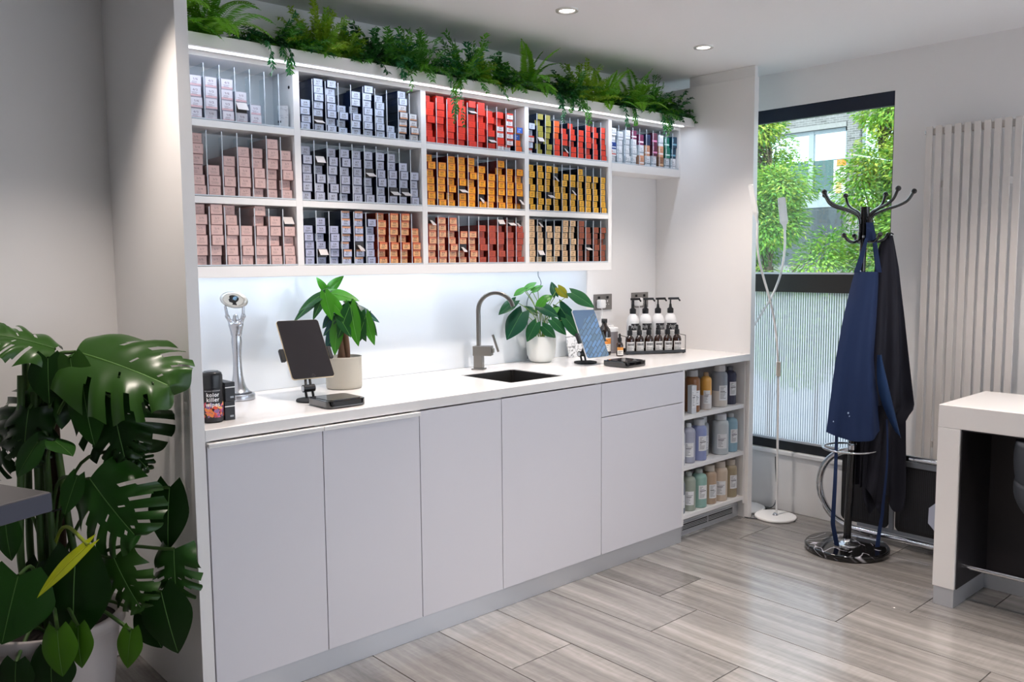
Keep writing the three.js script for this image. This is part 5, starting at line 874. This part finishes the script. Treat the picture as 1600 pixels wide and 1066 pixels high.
{ // chair tucked at the desk
  const t = thing('desk_chair', 'dark grey upholstered chair tucked under the white desk', 'chair', [2.65, 0, 1.715]);
  const up = mat('#3a3e45', 0.5);
  const bowl = (y0, y1, k) => sheet((u, v) => { const a = Math.PI * (0.5 + 1.0 * u), rr = 0.24 + 0.007 * Math.sin(Math.PI * v) * k - 0.05 * Math.pow(1 - v, 2) * (k > 1 ? 1.3 : 0.1); return [Math.cos(a) * rr * 0.9, y0 + (y1 - y0) * v, Math.sin(a) * rr]; }, 40, 10, 0.045);
  obj('backrest', bowl(0.565, 0.715, 1), up, t); obj('lower_backrest', bowl(0.43, 0.560, 1.3), up, t);
  obj('seat', lathe([[0, 0.40], [0.17, 0.40], [0.20, 0.42], [0.20, 0.46], [0.17, 0.485], [0, 0.49]], 40), up, t);
  obj('column', cyl(0.03, 0.03, 0.39, 20, 0, 0.015, 0), M.chrome, t); obj('base', lathe([[0, 0.0005], [0.21, 0.0005], [0.21, 0.012], [0.05, 0.022], [0, 0.022]], 40), M.chrome, t);
}
{ // dark table corner by the plant
  const t = thing('side_table', 'dark grey table corner in front of the large potted plant', 'table', [-0.529, 0, 0.41], 0.40);
  obj('top', box(-0.9, 0, 0.852, 0.9, -0.36, 0, 0.006), mat('#4a4749', 0.35), t);
  obj('edge_band', [box(-0.897, -0.003, 0.855, 0.897, 0.0002, 0.0018), box(0.0002, 0.0018, 0.855, 0.897, -0.357, -0.003)], mat('#3c3d4c', 0.4), t);
  obj('leg', box(-0.62, -0.52, 0.016, 0.8515, -0.23, -0.13, 0.004), M.alu, t); obj('foot', box(-0.8, -0.34, 0.0005, 0.0155, -0.33, -0.03, 0.004), M.alu, t);
  obj('bracket', box(-0.18, -0.12, 0.835, 0.8515, -0.2, -0.16, 0.002), M.whitePlastic, t);
}
// ---------------------------------------------------------------- coat stand with aprons
{
  const P = [2.90, 0, 0.62], A = -0.733, t = thing('coat_stand', 'black coat stand on a round black marble base with chrome umbrella ring', 'coat stand', P, A);
  const marble = dataTex(256, 256, (u, v) => { const w = noise.noise(u * 3, v * 3, 1) * 1.2, a = Math.abs(noise.noise(u * 5 + w, v * 5 - w, 5)), vein = Math.max(0, 1 - a * 16) * (noise.noise(u * 4, v * 4, 9) > -0.05 ? 1 : 0.1), b = 0.045 + 0.03 * noise.noise(u * 20, v * 20, 3) + vein * 0.75; return [b, b, b * 1.05]; });
  const bm = mat('#ffffff', 0.1, { map: marble, clearcoat: 0.5 }), bg = lathe([[0, 0.0005], [0.188, 0.0005], [0.195, 0.006], [0.195, 0.026], [0.189, 0.032], [0, 0.032]], 64);
  for (let i = 0; i < bg.attributes.uv.count; i++) bg.attributes.uv.setXY(i, bg.attributes.position.getX(i) / 0.42 + bg.attributes.position.getY(i) * 3, bg.attributes.position.getZ(i) / 0.42);
  obj('marble_base', bg, bm, t);
  obj('collar', lathe([[0.062, 0.032], [0.062, 0.037], [0.05, 0.041], [0.022, 0.045], [0.019, 0.06]], 32), M.chrome, t);
  const B = mat('#0d0e12', 0.22, { clearcoat: 0.4 }), top = 0.042;
  obj('pole', [rod([0, 0.04, 0], [0.030, 1.15, 0], 0.018, 0.018, 20), rod([0.030, 1.15, 0], [top, 1.66, 0], 0.0155, 0.0155, 20)], B, t);
  obj('pole_joint', rod([0.0125, 0.50, 0], [0.0135, 0.53, 0], 0.0195, 0.0195, 20), M.chrome, t); obj('pole_joint', rod([0.0405, 1.515, 0], [0.0408, 1.525, 0], 0.018, 0.018, 20), M.chrome, t);
  obj('head_cap', cyl(0.0205, 0.0205, 0.055, 20, top, 1.605, 0), B, t);
  const arms = [[-0.207, 0.04], [-0.129, -0.165], [-0.012, -0.215], [0.157, -0.145], [0.213, 0.04], [0.06, 0.2]];
  arms.forEach(([dx, dz], i) => {
    const l = Math.hypot(dx, dz), ux = dx / l, uz = dz / l, q = (r, y) => [top + ux * r, y, uz * r];
    const a = obj('hook_arm', tube([q(0.10, 1.522), q(0.085, 1.505), q(0.055, 1.495), q(0.03, 1.505), q(0.024, 1.53), q(0.024, 1.585), q(0.034, 1.615), q(0.075, 1.64), q(0.15, 1.665), q(0.185, 1.685), q(0.21, 1.722)], 0.0068, 60, 8), B, t);
    obj('ball_tip', new THREE.SphereGeometry(0.0125, 16, 12).translate(...q(0.213, 1.728)), B, a); obj('ball_tip', new THREE.SphereGeometry(0.0115, 16, 12).translate(...q(0.106, 1.528)), B, a);
    obj('rivet', [new THREE.SphereGeometry(0.0045, 10, 8).translate(...q(0.031, 1.575)), new THREE.SphereGeometry(0.0045, 10, 8).translate(...q(0.031, 1.54))], M.chrome, a);
  });
  obj('umbrella_ring', new THREE.TorusGeometry(0.122, 0.0055, 10, 60).rotateX(Math.PI / 2).translate(0.0, 0.506, 0), M.chrome, t);
  obj('ring_arm', rod([0.016, 0.506, 0], [0.06, 0.506, -0.105], 0.005), M.chrome, t);

  const navy = mat('#03234f', 0.75, { side: THREE.DoubleSide }), navy2 = mat('#08325f', 0.75, { side: THREE.DoubleSide }), ink = mat('#0e1020', 0.8, { side: THREE.DoubleSide });
  const lerp = (tab, y) => { for (let i = 0; i + 1 < tab.length; i++) if (y <= tab[i][0] && y >= tab[i + 1][0]) { const k = (tab[i][0] - y) / (tab[i][0] - tab[i + 1][0] || 1); return tab[i].map((q, j) => q + (tab[i + 1][j] - q) * k); } return tab[tab.length - 1]; };
  const ap = thing('navy_apron', 'navy blue apron with pale smudges hanging on the coat stand', 'apron', P, A);
  // [height, left, right]
  const E = [[1.356, -0.006, 0.112], [1.30, -0.022, 0.113], [1.15, -0.058, 0.108], [0.95, -0.095, 0.098], [0.78, -0.118, 0.118], [0.60, -0.140, 0.140]];
  obj('body', sheet((u, v) => { const y0 = 1.356 - v * 0.756, [, l, r] = lerp(E, y0), y = y0 - v * v * 0.035 * Math.sin(Math.PI * Math.min(1, u * 1.1)) , x = l + (r - l) * u; return [x, y, 0.052 + 0.035 * v + 0.045 * Math.sin(Math.PI * u) * (0.4 + 0.6 * v) + 0.016 * Math.sin(u * 9 + 1 + v) * v + 0.006 * Math.sin(u * 21) * v - 0.05 * Math.pow(Math.abs(u - 0.45) * 1.9, 3)]; }, 36, 40, 0.002), navy, ap);
  obj('turned_corner', sheet((u, v) => { const y = 0.97 - v * 0.40, w = 0.075 * Math.sin(Math.PI * Math.min(0.86, 0.08 + v * 0.78)); return [0.092 + v * 0.115 - (1 - u) * w * 0.7, y + (1 - u) * 0.03 * v, 0.10 + 0.018 * Math.sin(u * 3) - 0.02 * v]; }, 10, 20, 0.002), navy2, ap);
  obj('neck_strap', [sheet((u, v) => [-0.006 + v * 0.036 + (u - 0.5) * 0.03 * (1 - v * 0.5), 1.352 + v * 0.16, 0.045 + 0.012 * v], 4, 12, 0.002), sheet((u, v) => [0.098 - v * 0.042 + (u - 0.5) * 0.028 * (1 - v * 0.4), 1.352 + v * 0.22, 0.04 + 0.012 * v], 4, 12, 0.002), sheet((u, v) => [0.044 + (u - 0.5) * 0.034, 1.50 + v * 0.085, 0.052 + 0.004 * Math.sin(v * 3)], 4, 8, 0.002)], navy, ap);
  obj('waist_tie', sheet((u, v) => [-0.088 - 0.008 * Math.sin(v * 3) + (v > 0.8 ? (v - 0.8) * 0.12 : 0) + (u - 0.5) * (0.010 + 0.010 * v), 0.62 - v * 0.583, 0.06 + 0.02 * Math.sin(v * 4) + (u - 0.5) * 0.01], 2, 26, 0.0015), navy, ap);
  obj('waist_tie', sheet((u, v) => [0.142 + 0.004 * Math.sin(v * 5) - (v > 0.75 ? (v - 0.75) * 0.08 : 0) + (u - 0.5) * (0.008 + 0.014 * v * v), 0.66 - v * 0.622, 0.075 + 0.01 * Math.sin(v * 6)], 2, 26, 0.0015), navy, ap);
  const sm = mat('#a9bcd6', 0.7); for (const [x, y, s] of [[-0.118, 0.655, 0.003], [-0.06, 0.70, 0.004], [-0.055, 0.685, 0.0025], [-0.012, 1.36, 0.003]]) { const z = 0.09 + 0.045 * Math.sin(Math.PI * (x + 0.13) / 0.26) - (y > 1 ? 0.035 : 0.0); obj('smudge', new THREE.SphereGeometry(s, 8, 6).scale(1, 1.3, 0.35).translate(x, y, z), sm, ap); }
  const g = thing('black_gown', 'black salon gown hanging beside the navy apron', 'gown', P, A);
  const G = [[1.525, 0.146, 0.172], [1.47, 0.125, 0.186], [1.37, 0.108, 0.210], [1.15, 0.10, 0.243], [0.90, 0.09, 0.276], [0.71, 0.06, 0.302], [0.68, 0.05, 0.292], [0.65, 0.05, 0.262], [0.30, 0.05, 0.272], [0.22, 0.07, 0.262]];
  obj('body', sheet((u, v) => { const y0 = 1.525 - v * 1.29, [, l, r] = lerp(G, y0), x = l + (r - l) * u, f = Math.min(1, v * 2); return [x, y0 - (v > 0.9 ? (v - 0.9) * 0.5 * Math.sin(u * 9) : 0), 0.012 + f * (0.022 * Math.sin(u * 12 + v * 2) + 0.018 * Math.sin(u * 5 + 1)) + 0.02 * Math.sin(Math.PI * u) - 0.01]; }, 48, 48, 0.003), ink, g);
  obj('rear_fold', sheet((u, v) => { const y0 = 1.51 - v * 1.2, [, l, r] = lerp(G, y0), x = l + 0.004 + (r - l - 0.012) * u; return [x, y0, -0.045 - 0.02 * Math.sin(u * 8 + v) * v]; }, 30, 30, 0.003), ink, g);
  obj('hanging_cloth', sheet((u, v) => { const y0 = 0.72 - v * 0.40, k = 0.006 + v * 0.01; return [0.022 + k + u * (0.13 - v * 0.02), y0 - (u > 0.3 ? (u - 0.3) * 0.20 * v : 0), 0.035 + 0.014 * Math.sin(u * 10 + v * 3)]; }, 30, 26, 0.003), ink, g);
  obj('hanging_loop', tube([[0.146, 1.52, 0.03], [0.150, 1.535, 0.035], [0.165, 1.53, 0.03]], 0.003, 14, 6), ink, g);
}
// ---------------------------------------------------------------- hand over
scene.traverse((o) => { if (o.isMesh) { o.castShadow = true; o.receiveShadow = true; } if (o.isLight && !o.isRectAreaLight) o.castShadow = true; });
renderer.render(scene, camera);
